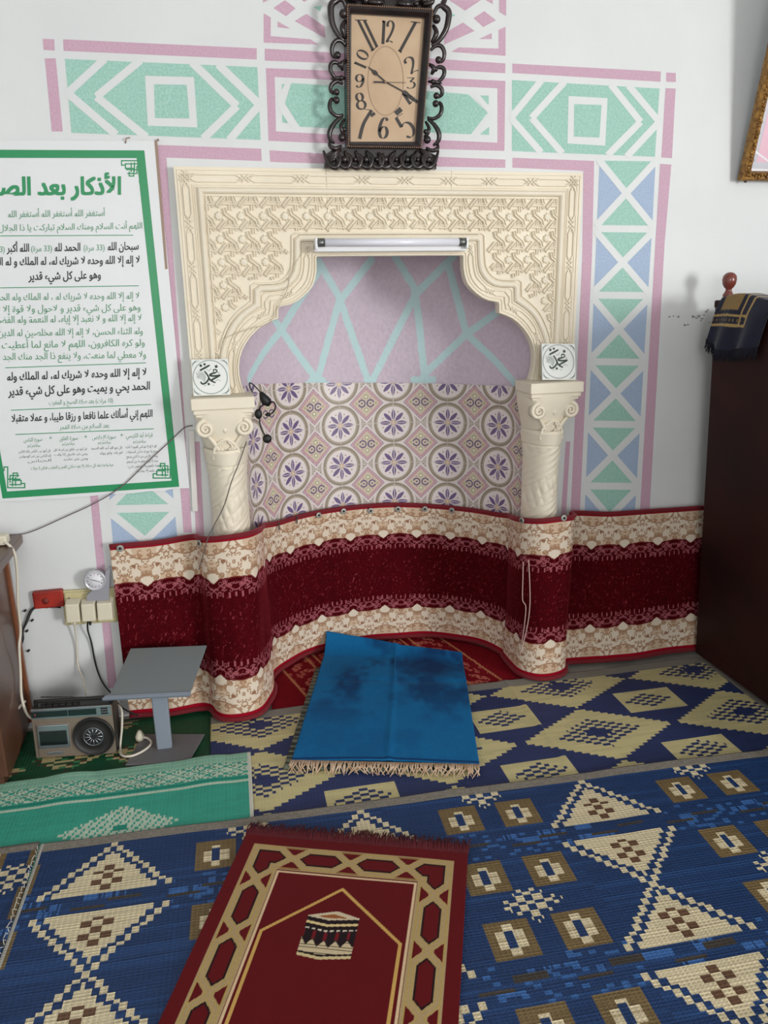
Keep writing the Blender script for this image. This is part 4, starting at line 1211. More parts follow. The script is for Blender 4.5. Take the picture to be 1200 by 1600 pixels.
mb.build('frame', m_dkw, ck)
mb = MB()
for i in range(4):
    a, b = ofr[i]*0.86+ifr[i]*0.14, ofr[(i+1) % 4]*0.86+ifr[(i+1) % 4]*0.14
    L = np.hypot(*(b-a)); n = int(L/0.0068)
    for k in range(n):
        q = a+(b-a)*(k+0.5)/n; mb.ball((q[0], -0.0195, q[1]), 0.0029, n=6)
mb.build('bead_trim', m_bead, ck)
mb = MB(); mb.prism([tuple(p) for p in ifr], 0.016, 0.010); dial = mb.build('dial', m_face, ck, fix=False)
# numerals: broad-pen strokes
GL = {'0': [[(.5+.34*math.cos(a), .5+.5*math.sin(a)) for a in np.linspace(0, 2*PI, 25)]],
      '1': [[(.5, 1), (.5, 0)], [(.35, .92), (.5, 1)], [(.32, 0), (.68, 0)]],
      '2': [[(.18, .72), (.2, .9), (.5, 1), (.8, .88), (.82, .68), (.6, .4), (.3, .15), (.15, .02)], [(.15, .03), (.5, .08), (.85, .02)]],
      '3': [[(.2, .98), (.8, .98)], [(.8, .98), (.45, .6)], [(.45, .6), (.75, .55), (.85, .3), (.7, .06), (.4, 0), (.18, .1)]],
      '4': [[(.62, 1), (.62, 0)], [(.62, 1), (.1, .3)], [(.1, .3), (.9, .3)]],
      '5': [[(.25, 1), (.8, 1)], [(.27, 1), (.24, .55)], [(.24, .55), (.55, .64), (.82, .5), (.85, .25), (.65, .04), (.4, 0), (.2, .12)]],
      '6': [[(.8, .86), (.65, 1), (.4, .92), (.2, .6), (.17, .3), (.3, .06), (.52, 0), (.75, .1), (.83, .32), (.7, .52), (.5, .56), (.28, .46), (.18, .3)]],
      '7': [[(.1, .98), (.9, .98)], [(.9, .98), (.5, .5), (.38, .0)]],
      '8': [[(.5+.27*math.sin(a), .75-.24*math.cos(a)) for a in np.linspace(0, 2*PI, 21)], [(.5+.35*math.sin(a), .26-.26*math.cos(a)) for a in np.linspace(0, 2*PI, 21)]],
      '9': [[(.2, .14), (.35, 0), (.6, .08), (.8, .4), (.83, .7), (.7, .94), (.48, 1), (.25, .9), (.17, .68), (.3, .48), (.5, .44), (.72, .54), (.82, .7)]]}
mb = MB()
def numeral(ch, c, w, h, rot, thick=22, yy=0.0096):
    a = math.radians(rot)
    for st in GL[ch]:
        p = [np.array(q) for q in (smooth_path(st, 5) if len(st) > 2 and len(st) < 20 else st)]
        q = []
        for u, v in p:
            x, y = (u-.5)*w, -(v-.5)*h
            q.append(np.array([c[0]+x*math.cos(a)-y*math.sin(a), c[1]+x*math.sin(a)+y*math.cos(a)]))
        n = len(q); L, R = [], []
        for i in range(n):
            d = q[min(i+1, n-1)]-q[max(i-1, 0)]; d = d/(np.hypot(*d)+1e-9)
            loc = d[0]*-math.sin(a)+d[1]*math.cos(a)
            ww = 5+(thick-5)*abs(loc)**1.5; nn = np.array([-d[1], d[0]])*ww/2
            L.append(C3(*(q[i]+nn), CY+yy)); R.append(C3(*(q[i]-nn), CY+yy))
        vs = [(t[0], yy, t[1]) for t in L]+[(t[0], yy, t[1]) for t in R]
        mb.add(vs, [(i, n+i, n+i+1, i+1) for i in range(n-1)])
def bar_(a, b, w, yy=0.0096):
    a, b = np.array(a, float), np.array(b, float); d = (b-a)/np.hypot(*(b-a)); n = np.array([-d[1], d[0]])*w/2
    mb.add([(C3(*q, CY+yy)[0], yy, C3(*q, CY+yy)[1]) for q in (a+n, b+n, b-n, a-n)], [(0, 1, 2, 3)])
bar_((398, 158), (515, 396), 22); bar_((446, 158), (545, 366), 22); bar_((372, 156), (470, 158), 7); bar_((498, 400), (555, 358), 7)
bar_((848, 172), (722, 405), 24); bar_((808, 170), (885, 178), 8); bar_((712, 392), (738, 412), 8)
numeral('1', (596, 252), 60, 180, 3, 24); numeral('2', (648, 248), 70, 172, 3, 20)
numeral('2', (812, 508), 92, 132, -28, 22); numeral('3', (808, 648), 92, 84, 0, 18); numeral('4', (800, 770), 84, 140, -58, 26)
numeral('5', (768, 985), 120, 190, -32, 26); numeral('6', (596, 1000), 92, 160, 3, 26); numeral('7', (440, 968), 120, 240, 8, 28)
bar_((690, 890), (735, 850), 40); bar_((505, 885), (520, 905), 40)
numeral('8', (416, 790), 92, 130, -12, 22); numeral('9', (410, 632), 84, 100, 0, 20); numeral('0', (432, 428), 84, 92, -60, 18); numeral('1', (415, 508), 50, 96, -66, 20)
mb.build('numerals', m_num, dial, fix=False)
mb = MB()
el = [C3(612+142*math.cos(a), 632+272*math.sin(a), CY+0.0094) for a in np.linspace(0, 2*PI, 64)]
el2 = [C3(612+136*math.cos(a), 632+266*math.sin(a), CY+0.0094) for a in np.linspace(0, 2*PI, 64)]
mb.add([(p[0], 0.0094, p[1]) for p in el]+[(p[0], 0.0094, p[1]) for p in el2], [(i, 64+i, 65+i, i+1) for i in range(63)])
mb.build('dial_ring', m_gold, dial, fix=False)
def hand(name, a, b, prof, yy):
    a, b = np.array(a, float), np.array(b, float); d = (b-a)/np.hypot(*(b-a)); n = np.array([-d[1], d[0]]); L = np.hypot(*(b-a))
    up = [a+d*L*t+n*w for t, w in prof]; dn = [a+d*L*t-n*w for t, w in prof]
    m_ = MB(); pl2 = [tuple(C3(*q, CY+yy)) for q in up+dn[::-1]]
    k = len(prof)
    vs = [(p[0], yy, p[1]) for p in pl2]+[(p[0], yy+0.001, p[1]) for p in pl2]; N = 2*k
    m_.add(vs, [(i, i+1, N-2-i, N-1-i) for i in range(k-1)]+[(N+i, N+N-1-i, N+N-2-i, N+i+1) for i in range(k-1)])
    return m_.build(name, m_num, ck)
hand('hour_hand', (612, 638), (474, 520), [(0, 6), (.45, 6), (.5, 14), (.62, 18), (.75, 8), (1, 1)], 0.0075)
hand('minute_hand', (612, 638), (830, 758), [(0, 5), (.62, 5), (.66, 16), (.76, 14), (.86, 6), (1, 1)], 0.006)
hand('second_hand', (522, 640), (772, 645), [(0, 7), (.34, 6), (.36, 2), (1, 1.5)], 0.0045)
mb = MB(); q = C3(612, 638, CY); mb.lathe([(0.0045, 0), (0.0045, 0.004), (0, 0.005)], (q[0], 0.006, q[1]), 14, rot=Matrix.Rotation(PI/2, 3, 'X')); mb.build('hand_pin', m_gold, ck)
m_pane, nt_, bs_ = new_mat('clear_glass_pane')
tr_ = nt_.nodes.new('ShaderNodeBsdfTransparent'); gl_ = nt_.nodes.new('ShaderNodeBsdfGlossy'); mx_ = nt_.nodes.new('ShaderNodeMixShader'); fr_ = nt_.nodes.new('ShaderNodeFresnel')
fr_.inputs['IOR'].default_value = 1.35; gl_.inputs['Roughness'].default_value = 0.03
nt_.links.new(fr_.outputs[0], mx_.inputs[0]); nt_.links.new(tr_.outputs[0], mx_.inputs[1]); nt_.links.new(gl_.outputs[0], mx_.inputs[2]); nt_.links.new(mx_.outputs[0], nt_.nodes['Material Output'].inputs[0])
mb = MB(); mb.add([(p[0], 0.0005, p[1]) for p in ifr], [(0, 1, 2, 3)]); mb.build('glass', m_pane, ck, fix=False)
# carved scrolls
Z = lambda x, y: (640+x/5.925, y/5.925)
def CZ(x, y): p = P(*Z(x, y), CY); return np.array([p[0], p[2]])
axc_t, axc_b = C3(648, 60)[0], C3(598, 1180)[0]
def mirx(p):
    t = (p[1]-C3(598, 1180)[1])/(C3(648, 60)[1]-C3(598, 1180)[1]); ax = axc_b+(axc_t-axc_b)*t
    return np.array([2*ax-p[0], p[1]])
scr = [([(345, -90), (330, -20), (300, 60), (345, 110), (352, 170), (325, 290), (255, 395), (200, 425)], 14, 30), ([(205, 170), (250, 75), (310, 75), (345, 120)], 12, 20),
       ([(215, 240), (238, 300), (228, 350), (200, 400)], 14, 24), ([(190, 470), (235, 432), (285, 440), (312, 500), (300, 565), (265, 580)], 13, 20),
       ([(215, 660), (262, 628), (305, 645), (308, 700), (275, 750), (225, 775)], 13, 20), ([(190, 810), (240, 795), (285, 830), (290, 880), (258, 905)], 13, 20),
       ([(230, 975), (272, 960), (288, 1010), (270, 1070), (215, 1105), (160, 1090)], 12, 20), ([(165, 1105), (225, 1165), (262, 1240), (258, 1310), (215, 1350)], 12, 24),
       ([(145, 1130), (170, 1190), (160, 1240), (135, 1270)], 12, 18), ([(150, 1370), (200, 1400), (250, 1380), (255, 1330)], 12, 20), ([(170, 760), (290, 775)], 10, 16),
       ([(175, 600), (215, 640), (200, 690)], 12, 22)]
blobs = [(240, 190, 34), (258, 565, 28), (232, 650, 20), (238, 895, 26), (232, 968, 28), (155, 1300, 32), (140, 1225, 20), (205, 765, 20)]
for side in (0, 1):
    f = (lambda p: p) if side == 0 else mirx
    mb = MB()
    for pts, w0, w1 in scr:
        q = smooth_path([f(CZ(*p)) for p in pts], 6); n = len(q)
        mb.tube([(p[0], -0.004-0.008*math.sin(PI*i/(n-1)), p[1]) for i, p in enumerate(q)], [(w0+(w1-w0)*math.sin(PI*i/(n-1)))*0.95/5.925*0.00225 for i in range(n)], 8)
    for x, y, r in blobs:
        c = f(CZ(x, y)); mb.ball((c[0], -0.012, c[1]), r/5.925*0.0024, n=10)
    mb.build('side_scrolls', m_dkw, ck)
mb = MB()
B = lambda x, y: C3(x, y)
mb.prism([tuple(B(135, 1310)), tuple(B(1010, 1320)), tuple(B(1005, 1240)), tuple(B(930, 1165)), tuple(B(230, 1150)), tuple(B(150, 1200))], 0.02, 0.0)
for k in range(10):
    x = 195+k*84; f_ = 1 if k < 5 else -1
    q = smooth_path([B(x-f_*70, 1180), B(x-f_*30, 1290), B(x+f_*30, 1312), B(x+f_*56, 1240), B(x+f_*20, 1190+8*(k % 3))], 6); n = len(q)
    mb.tube([(p[0], -0.006-0.008*math.sin(PI*i/(n-1)), p[1]) for i, p in enumerate(q)], [0.004+0.005*math.sin(PI*i/(n-1)) for i in range(n)], 8)
    c = B(x+8*f_, 1250); mb.ball((c[0], -0.010, c[1]), (0.010, 0.009, 0.012) if k % 2 else (0.007, 0.007, 0.008), n=10)
for x0, x1 in ((150, 260), (1000, 880)):
    for k in range(4):
        mb.tube([(B(x0, 1300-k*22)[0], -0.008, B(x0, 1300-k*22)[1]), (B(x1, 1180-k*4)[0], -0.012, B(x1, 1180-k*4)[1])], [0.007, 0.003], 8)
mb.build('foot_carving', m_dkw, ck)
mb = MB()
mb.prism([tuple(B(300, 40)), tuple(B(975, 78)), tuple(B(980, 20)), tuple(B(640, -260)), tuple(B(300, -20))], 0.02, 0.004)
for sg in (0, 1):
    f = (lambda p: p) if sg == 0 else mirx
    for pts in ([(650, -60), (730, -20), (790, -70), (760, -140), (690, -150)], [(800, 30), (860, 10), (900, -50), (880, -90)], [(900, 40), (960, 30), (985, -40)], [(700, 30), (760, 45), (830, 40)], [(660, -120), (740, -190), (860, -150), (960, -60)]):
        q = smooth_path([f(B(*p)) for p in pts], 6); n = len(q)
        mb.tube([(p[0], -0.006-0.008*math.sin(PI*i/(n-1)), p[1]) for i, p in enumerate(q)], [0.004+0.005*math.sin(PI*i/(n-1)) for i in range(n)], 8)
    for x, y in ((845, 40), (905, 10), (760, -90)): c = f(B(x, y)); mb.ball((c[0], -0.012, c[1]), 0.010, n=10)
mb.build('crest_carving', m_dkw, ck)

# ================================================================== POSTER
m_vin = M('white_vinyl_banner', (226, 228, 230), 0.35, bump=(3.0, 0.5, 0.02, 2)); m_grn = M('banner_green', (30, 142, 88), 0.35); m_blk = M('banner_black', (26, 28, 32), 0.4); m_grl = M('banner_pale_green', (90, 150, 112), 0.4); m_grt = M('banner_fine_grey', (96, 112, 106), 0.4)
PY = -0.008
pos = thing('banner_poster', 'white vinyl poster with green border and Arabic prayer text at the left', 'poster', (0, 0, 0))
mb = MB()
TLc, TRc, BRc, BLc = (-92, 219), (244, 220), (296, 763), (-6, 786)
N = 40; vs = []; fs = []
for j in range(N+1):
    for i in range(N+1):
        u, v = i/N, j/N
        x = (TLc[0]*(1-u)+TRc[0]*u)*(1-v)+(BLc[0]*(1-u)+BRc[0]*u)*v; y = (TLc[1]*(1-u)+TRc[1]*u)*(1-v)+(BLc[1]*(1-u)+BRc[1]*u)*v
        if j == N: y += 4*(vnoise(np.array(u*14.0), np.array(0.3), 3)-0.5)
        p = P(x, y, PY+0.0008); vs.append(p)
for j in range(N):
    for i in range(N): fs.append((j*(N+1)+i, (j+1)*(N+1)+i, (j+1)*(N+1)+i+1, j*(N+1)+i+1))
mb.add(vs, fs, 0, True)
pts = [P(*c, -0.001) for c in (TLc, TRc, BRc, BLc)]
mb.build('sheet', m_vin, pos, fix=False)
mb = MB()
def pq(pts, m=0, y=PY): mb.poly([P(a, b, y) for a, b in pts], m)
pq([(-90, 233.5), (225.5, 235), (213.5, 247), (-79, 246.5)]); pq([(225.5, 235), (280, 760.5), (268, 751), (213.5, 247)])
pq([(4, 779), (280, 760.5), (268, 751), (11, 768)]); pq([(-90, 233.5), (-79, 246.5), (11, 768), (4, 779)])
def fret(ox, oy, sx, sy, s=1.0):
    for pts in ([(0, 0), (0, 34)], [(0, 34), (6, 34), (6, 28)], [(0, 0), (-28, 0)], [(-28, 0), (-28, 7), (-22, 7)], [(-4, 5), (-22, 5), (-22, 12), (-9, 12), (-9, 24), (-16, 24), (-16, 18)],
                [(-4, 9), (-4, 20), (-18, 20)], [(-13, 4), (-13, 17)], [(-8, 3), (-8, 16)], [(-2, 14), (-20, 14)]):
        q = [np.array((ox+sx*a*s, oy+sy*b*s)) for a, b in pts]
        for a, b in zip(q[:-1], q[1:]):
            d = (b-a)/(np.hypot(*(b-a))+1e-9); n = np.array([-d[1], d[0]])*0.9; e = d*0.9
            fret.k += 1; mb.poly([P(*t, PY-0.0002-0.00007*(fret.k % 5)) for t in (a-e+n, b+e+n, b+e-n, a-e-n)])
fret.k = 0
fret(218, 251, 1, 1); fret(266, 747, 1, -1, 0.95); fret(12, 762, -1, -1, 0.95)
mb.build('border', m_grn, pos, fix=False)
mb = MB()
for a, b in (((0, 368.5), (208, 367.5)), ((-10, 450), (217, 446.5)), ((8, 574.7), (228, 567)), ((17, 641), (236, 632)), ((24, 679), (240, 670))):
    mb.poly([P(a[0], a[1]-0.6, PY-0.0002), P(a[0], a[1]+0.6, PY-0.0002), P(b[0], b[1]+0.6, PY-0.0002), P(b[0], b[1]-0.6, PY-0.0002)])
T_ = lambda s, R, L, h, m, o=0.0: text_line(mb, s, R, L, h, m, o, PY-0.0003-0.00001*len(mb.v)/1e5)
T_('الأذكار بعد الصلاة', (190, 303.5), (-35, 305), 28, 0, 0.04)
T_('أستغفر الله أستغفر الله أستغفر الله', (164, 337.5), (12, 339.5), 10.5, 2, 0.008)
T_('اللهم أنت السلام ومنك السلام تباركت يا ذا الجلال', (222.7, 357), (-2, 361), 10, 2, 0.008)
T_('سبحان الله', (217, 390), (168, 391), 12.5, 1, 0.022); T_('(33 مرة)', (164, 391), (130, 391.7), 9.5, 2, 0.006); T_('الحمد لله', (126, 391.7), (85, 392.5), 12.5, 1, 0.022)
T_('(33 مرة)', (82, 392.5), (48, 393), 9.5, 2, 0.006); T_('الله أكبر', (46, 393), (11, 393.6), 12.5, 1, 0.022); T_('(33 مرة)', (8, 394), (-26, 394.6), 9.5, 2, 0.006)
T_('لا إله إلا الله وحده لا شريك له، له الملك و له الحمد', (218.7, 411.5), (-24, 415), 12.5, 1, 0.022)
T_('وهو على كل شيء قدير', (158, 435), (45, 437.5), 12.5, 1, 0.022)
T_('لا إله إلا الله وحده لا شريك له ، له الملك وله الحمد', (218, 466.7), (-12, 469.5), 11, 2, 0.01)
T_('وهو على كل شيء قدير و لاحول ولا قوة إلا بالله', (220, 485), (-22, 488.5), 11, 2, 0.01)
T_('لا إله إلا الله و لا نعبد إلا إياه، له النعمة وله الفضل', (221.5, 501.5), (-10, 505), 11, 2, 0.01)
T_('وله الثناء الحسن، لا إله إلا الله مخلصين له الدين', (223.5, 522), (-3, 525.5), 11, 2, 0.01)
T_('ولو كره الكافرون، اللهم لا مانع لما أعطيت', (226.7, 540), (2.5, 544.5), 11, 2, 0.01)
T_('ولا معطي لما منعت، ولا ينفع ذا الجد منك الجد', (228.5, 558.7), (4, 562.5), 11, 2, 0.01)
T_('لا إله إلا الله وحده لا شريك له، له الملك وله', (229.3, 587), (10.7, 594.5), 12.5, 1, 0.022)
T_('الحمد يحي و يميت وهو على كل شيء قدير', (234.7, 608.5), (13.3, 618), 13, 1, 0.022)
T_('(10 مرات) بعد صلاة الصبح و المغرب', (177, 629), (76, 632.5), 7.5, 2)
T_('اللهم إني أسألك علما نافعا و رزقا طيبا، و عملا متقبلا', (238.7, 651), (18, 659), 11.5, 1, 0.022)
T_('بعد السلام من صلاة الفجر', (170.7, 668), (93, 671), 7.5, 2)
for s_t, R_, L_ in (('قراءة آية الكرسي', (238.7, 682.5), (197, 684)), ('سورة الإخلاص', (181, 685), (144, 686.5)), ('سورة الفلق', (122, 687), (93, 688)), ('سورة الناس', (66, 689), (37, 690.5))): T_(s_t, R_, L_, 6.5, 2)
for x, y in ((190, 683), (134, 685.5), (79, 687.5)): text_line(mb, '+', (x+3, y), (x-3, y), 7, 2, 0.0, PY-0.0003, False)
for x, y in ((218, 691.5), (163, 693), (107, 695), (53, 698)): T_('بسم الله الرحمن الرحيم', (x+10, y), (x-10, y+0.5), 5, 2)
for lines, x0, w, y0 in ((('الله لا إله إلا هو الحي القيوم لا تأخذه', 'سنة ولا نوم له ما في السماوات', 'وما في الأرض من ذا الذي يشفع', 'عنده إلا بإذنه يعلم ما بين أيديهم', 'وما خلفهم ولا يحيطون بشيء', 'من علمه إلا بما شاء'), 245, 49, 699), (('قل هو الله أحد الله الصمد', 'لم يلد ولم يولد'), 191, 49, 701),
                         (('قل أعوذ برب الفلق من شر ما خلق', 'ومن شر غاسق إذا وقب', 'ومن شر حاسد'), 136, 52, 703), (('قل أعوذ برب الناس ملك الناس', 'إله الناس من شر الوسواس', 'الخناس'), 79, 50, 706)):
    for k, ln in enumerate(lines):
        T_(ln, (x0+k*0.8, y0+k*7.5), (x0-w*(1 if k < len(lines)-1 else 0.75)+k*0.8, y0+1.5+k*7.5), 4.2, 3)
T_('مرة واحدة بعد كل صلاة، إلا بعد صلاتي الفجر و المغرب فتكرر 3 مرات', (177, 728), (48, 734), 5, 2)
mb.build('lettering', [m_grn, m_blk, m_grl, m_grt], pos, fix=False)
m_tape = M('brown_tape', (156, 132, 116), 0.5)
mb = MB(); mb.poly([P(*c, PY+0.0003) for c in ((241, 220), (245.5, 219), (262, 420), (258, 421))]); 
q = P(247, 219, PY); mb.ball((q[0], q[1]-0.004, q[2]), 0.004, n=8); q = P(197, 217, PY); mb.tube([P(196, 224, PY-0.002), P(197, 216, PY-0.004), P(203, 215, PY-0.001)], 0.002, 6)
mb.build('tape', m_tape, pos, fix=False)
# white trunking strip between the poster and the column
m_trk = M('white_plastic_trunking', (222, 218, 214), 0.4)
a, b = P(299, 672, 0), P(305, 798, 0)
mb = MB(); mb.hexa([(b[0]-0.010, -0.001, b[2]), (b[0]+0.010, -0.001, b[2]), (b[0]+0.010, -0.012, b[2]), (b[0]-0.010, -0.012, b[2])], [(a[0]-0.010, -0.001, a[2]), (a[0]+0.010, -0.001, a[2]), (a[0]+0.010, -0.012, a[2]), (a[0]-0.010, -0.012, a[2])])
o = mb.build('cable_trunking', m_trk, bevel=0.002); props(o, 'short white plastic cable trunking upright beside the left column', 'trunking')

# ================================================================== PICTURE FRAME
m_gld = M('carved_gilt', (172, 128, 62), 0.38, var=(108, 74, 36), var_scale=55, metal=0.45, bump=(120, 0.8, 0.004, 3)); m_gls = M('picture_mount', (232, 232, 236), 0.3); m_pk = M('pink_print', (226, 184, 200), 0.3); m_gy = M('mount_grey', (196, 196, 204), 0.3)
fo = P(1155, 282, -0.03)
fr = thing('picture_frame', 'gilt framed picture tilting forward from the wall at the upper right', 'picture', fo)
fr.rotation_euler = (math.radians(12), 0, 0)
FWd, FHt, FB = 0.55, 0.80, 0.034
mb = MB()
for k, (x0, x1, z0, z1) in enumerate(((0, FWd, 0, FB), (0, FWd, FHt-FB, FHt), (0, FB, 0, FHt), (FWd-FB, FWd, 0, FHt))):
    hor = k < 2; prof = [(0, 0.012), (0, -0.010), (0.25, -0.018), (0.5, -0.014), (0.8, -0.020), (1.0, -0.006), (1.0, 0.004)]
    sgn = 1 if k in (0, 2) else -1; vs = []
    for end in (0, 1):
        for t, h in prof:
            if hor:
                z_ = (z0 if sgn > 0 else z1)+sgn*t*FB; x_ = t*FB if end == 0 else FWd-t*FB
            else:
                x_ = (x0 if sgn > 0 else x1)+sgn*t*FB; z_ = t*FB if end == 0 else FHt-t*FB
            vs.append((x_, h, z_))
    n = len(prof); mb.add(vs, [(i, i+1, n+i+1, n+i) for i in range(n-1)])
r_ = np.random.RandomState(3)
for k in range(60):
    z_ = 0.02+k*0.0128; mb.ball((FB*0.55+0.006*math.sin(k*1.9), -0.018, z_), (0.008, 0.005, 0.006), n=6)
    if k < 42: mb.ball((0.03+k*0.0125, -0.018, FB*0.55+0.005*math.sin(k*1.7)), (0.007, 0.005, 0.007), n=6)
mb.build('moulding', m_gld, fr)
mb = MB(); mb.box((FWd/2, 0.004, FHt/2), (FWd-FB, 0.006, FHt-FB)); mb.build('mount', m_gls, fr)
mb = MB(); mb.poly([(FB+0.006, 0.0005, FB+0.008), (FWd-FB-0.006, 0.0005, FB+0.008), (FWd-FB-0.006, 0.0005, FHt-FB), (FB+0.006, 0.0005, FHt-FB)], 0)
mb.poly([(FB+0.022, 0.0, FB+0.03), (FWd-FB-0.022, 0.0, FB+0.03), (FWd-FB-0.022, 0.0, FHt-FB-0.03), (FB+0.022, 0.0, FHt-FB-0.03)], 1)
mb.poly([(FB+0.008, -0.0003, FB+0.070), (FB+0.08, -0.0003, FB+0.034), (FB+0.08, -0.0003, FB+0.028), (FB+0.008, -0.0003, FB+0.062)], 2)
mb.build('print', [m_gy, m_pk, m_gls], fr, fix=False)
mb = MB(); mb.add([(FB*0.9, -0.004, FB*0.9), (FWd-FB*0.9, -0.004, FB*0.9), (FWd-FB*0.9, -0.004, FHt-FB*0.9), (FB*0.9, -0.004, FHt-FB*0.9)], [(0, 1, 2, 3)]); mb.build('glass', m_pane, fr, fix=False)
mb = MB(); mb.ball((0.028, 0.0, -0.003), (0.006, 0.006, 0.005), n=8); mb.build('hook', m_nail, fr)

# ================================================================== DARK WOODEN PULPIT AT THE RIGHT
m_mah = M('dark_mahogany', (54, 21, 17), 0.6, spec=0.25, var=(36, 14, 12), var_scale=3, bump=(14, 0.15, 0.002, 4, (1, 1, 0.15)))
pt_, pb_ = P(1116, 500, -0.11), P(1091, 1000, -0.11)
lean = 0.85*(pb_[0]-pt_[0])/(pt_[2]-pb_[2])
ZP = 1.475; FX = pt_[0]; YB, YF = -0.11, -1.25
xb = lambda z: FX+(pt_[2]-z)*lean
pul = thing('wooden_pulpit', 'tall dark mahogany pulpit with a turned knob at the right edge', 'pulpit', (xb(0), YB, 0))
O_ = np.array([xb(0), YB, 0])
def LB(x, y, z): return (x-O_[0], y-O_[1], z)
def slab(mb, x0, x1, y0, y1, z0, z1):
    mb.hexa([LB(xb(z0)+x0, y0, z0), LB(xb(z0)+x1, y0, z0), LB(xb(z0)+x1, y1, z0), LB(xb(z0)+x0, y1, z0)], [LB(xb(z1)+x0, y0, z1), LB(xb(z1)+x1, y0, z1), LB(xb(z1)+x1, y1, z1), LB(xb(z1)+x0, y1, z1)])
mb = MB(); slab(mb, 0.0, 0.035, YB, YF, 0.06, ZP); mb.build('side_panel', m_mah, pul, bevel=0.003)
mb = MB(); slab(mb, 0.035, 0.85, YF+0.03, YF, 0.06, ZP); mb.build('front_panel', m_mah, pul, bevel=0.003)
mb = MB(); slab(mb, 0.035, 0.85, YB-0.03, YB, 0.06, ZP); mb.build('back_panel', m_mah, pul, bevel=0.003)
mb = MB(); slab(mb, 0.80, 0.85, YB, YF, 0.06, ZP); mb.build('side_panel', m_mah, pul, bevel=0.003)
mb = MB(); slab(mb, -0.006, 0.055, YB, YF, ZP, ZP+0.03); mb.build('top_rail', m_mah, pul, bevel=0.006)
mb = MB(); slab(mb, 0.0, 0.85, YB, YF, 0.02, 0.06); mb.build('plinth', m_mah, pul, bevel=0.004)
for y in (YB-0.04, YF+0.04):
    for x in (0.04, 0.81):
        mb = MB(); mb.box(LB(xb(0)+x, y, 0.016), (0.05, 0.05, 0.012)); mb.build('foot', m_mah, pul)
m_knb = M('polished_mahogany', (122, 58, 48), 0.25, coat=0.4)
fp = P(1140, 437, -0.14)
mb = MB(); c = LB(fp[0]-0.0, -0.14, 0)
zk = fp[2]
mb.lathe([(0.022, 1.47), (0.022, zk-0.075), (0.018, zk-0.066), (0.020, zk-0.055), (0.012, zk-0.042), (0.011, zk-0.034), (0.018, zk-0.027), (0.024, zk-0.016), (0.0265, zk), (0.024, zk+0.014), (0.016, zk+0.023), (0.006, zk+0.027), (0, zk+0.0275)], (c[0], c[1], 0), 24)
mb.build('knob', m_knb, pul)
# folded prayer rug hanging over the rail
def colcl(X, Y):
    v = -Y; out = np.empty(X.shape+(3,)); out[:] = lin((24, 26, 48)); gold = lin((176, 146, 92))
    for a, b in ((0.058, 0.066), (0.092, 0.101)): out[(v > a) & (v < b) & (X < 0.20)] = gold
    for a, b in ((0.155, 0.163), (0.192, 0.201)): out[(X > a) & (X < b) & (v < 0.101)] = gold
    out[(X > 0.03) & (X < 0.135) & (v < 0.045)] = lin((140, 112, 66))
    out[(np.abs(v-0.079) < 0.005) & (np.mod(X, 0.018) < 0.008) & (X < 0.18)] = lin((110, 92, 64))
    return out*(0.9+0.2*vnoise(X*300, Y*300, 2))[..., None]
m_cl = M_attr('navy_woven_cloth', 0.9, sheen=0.2)
nu, nv = 110, 70
U, Vv2 = np.meshgrid(np.linspace(0, 0.30, nu), np.linspace(0, 1, nv))
L0 = 0.155+0.03*np.clip(U/0.1, 0, 1)-0.02*np.clip((U-0.15)/0.15, 0, 1)
dpth = Vv2*(L0+0.06)
ov = 0.06
drape = np.clip(dpth-ov, 0, None)
Xc = xb(ZP)+np.where(dpth < ov, 0.052-dpth, -0.012-0.012*np.clip(drape/0.05, 0, 1)+0.010*np.sin(U*45)*drape/0.15+lean*drape)
Yc = YB-0.060-U*0.95+0.42*drape
Zc = ZP+0.037+0.012*np.sin(U*16)*np.exp(-drape*20)-np.where(dpth < ov, 0, drape)+0.02*np.exp(-((U-0.0)/0.04)**2)*0
Vc = np.stack([Xc, Yc, Zc], -1)
cl = grid('draped_cloth', Vc, colcl(U, -drape-0.02*0), m_cl, thick=0.006)
props(cl, 'navy and gold prayer cloth draped over the top rail of the dark pulpit', 'cloth')
m_nv = M('navy_fringe', (18, 18, 34), 0.95)
mb = MB()
for i in range(0, nu, 1):
    p = Vc[-1, i]; r = random.random
    mb.tube([p+[-0.003, 0, 0.004], p+[-0.006+0.004*r(), 0.006*(r()-.5), -0.018], p+[-0.006+0.008*(r()-.5), 0.012*(r()-.5), -0.034-0.016*r()]], [0.0026, 0.0022, 0.001], 5)
o = mb.build('fringe', m_nv, cl); props(o, None, None, None, 'stuff')
# ================================================================== CABINET AT THE LEFT EDGE
m_brn = M('varnished_brown_wood', (104, 66, 46), 0.35, var=(74, 44, 32), var_scale=3.5, coat=0.2, bump=(10, 0.15, 0.002, 4, (1, 1, 0.12))); m_edge = M('orange_wood_edge', (128, 76, 48), 0.4)
cab = thing('wooden_cabinet', 'brown varnished wooden cabinet cut off by the left edge', 'cabinet', (-1.42, -0.04, 0))
CXr, CYb, CYf, CZt = 0.0, 0.0, -0.36, 0.735
mb = MB(); mb.box((-0.35, -0.18, 0.395), (0.70, 0.36, 0.68)); mb.build('body', m_brn, cab, bevel=0.004)
mb = MB(); mb.box((0.004, -0.010, 0.395), (0.012, 0.020, 0.68)); mb.build('edge_strip', m_edge, cab, bevel=0.002)
mb = MB(); mb.box((-0.32, -0.185, 0.75), (0.76, 0.41, 0.032)); mb.build('top', m_brn, cab, bevel=0.005)
mb = MB(); mb.box((-0.35, -0.18, 0.036), (0.66, 0.32, 0.056)); mb.build('plinth', m_brn, cab)
mb = MB(); mb.box((-0.35, -0.368, 0.395), (0.64, 0.014, 0.60)); mb.build('door', m_brn, cab, bevel=0.003)
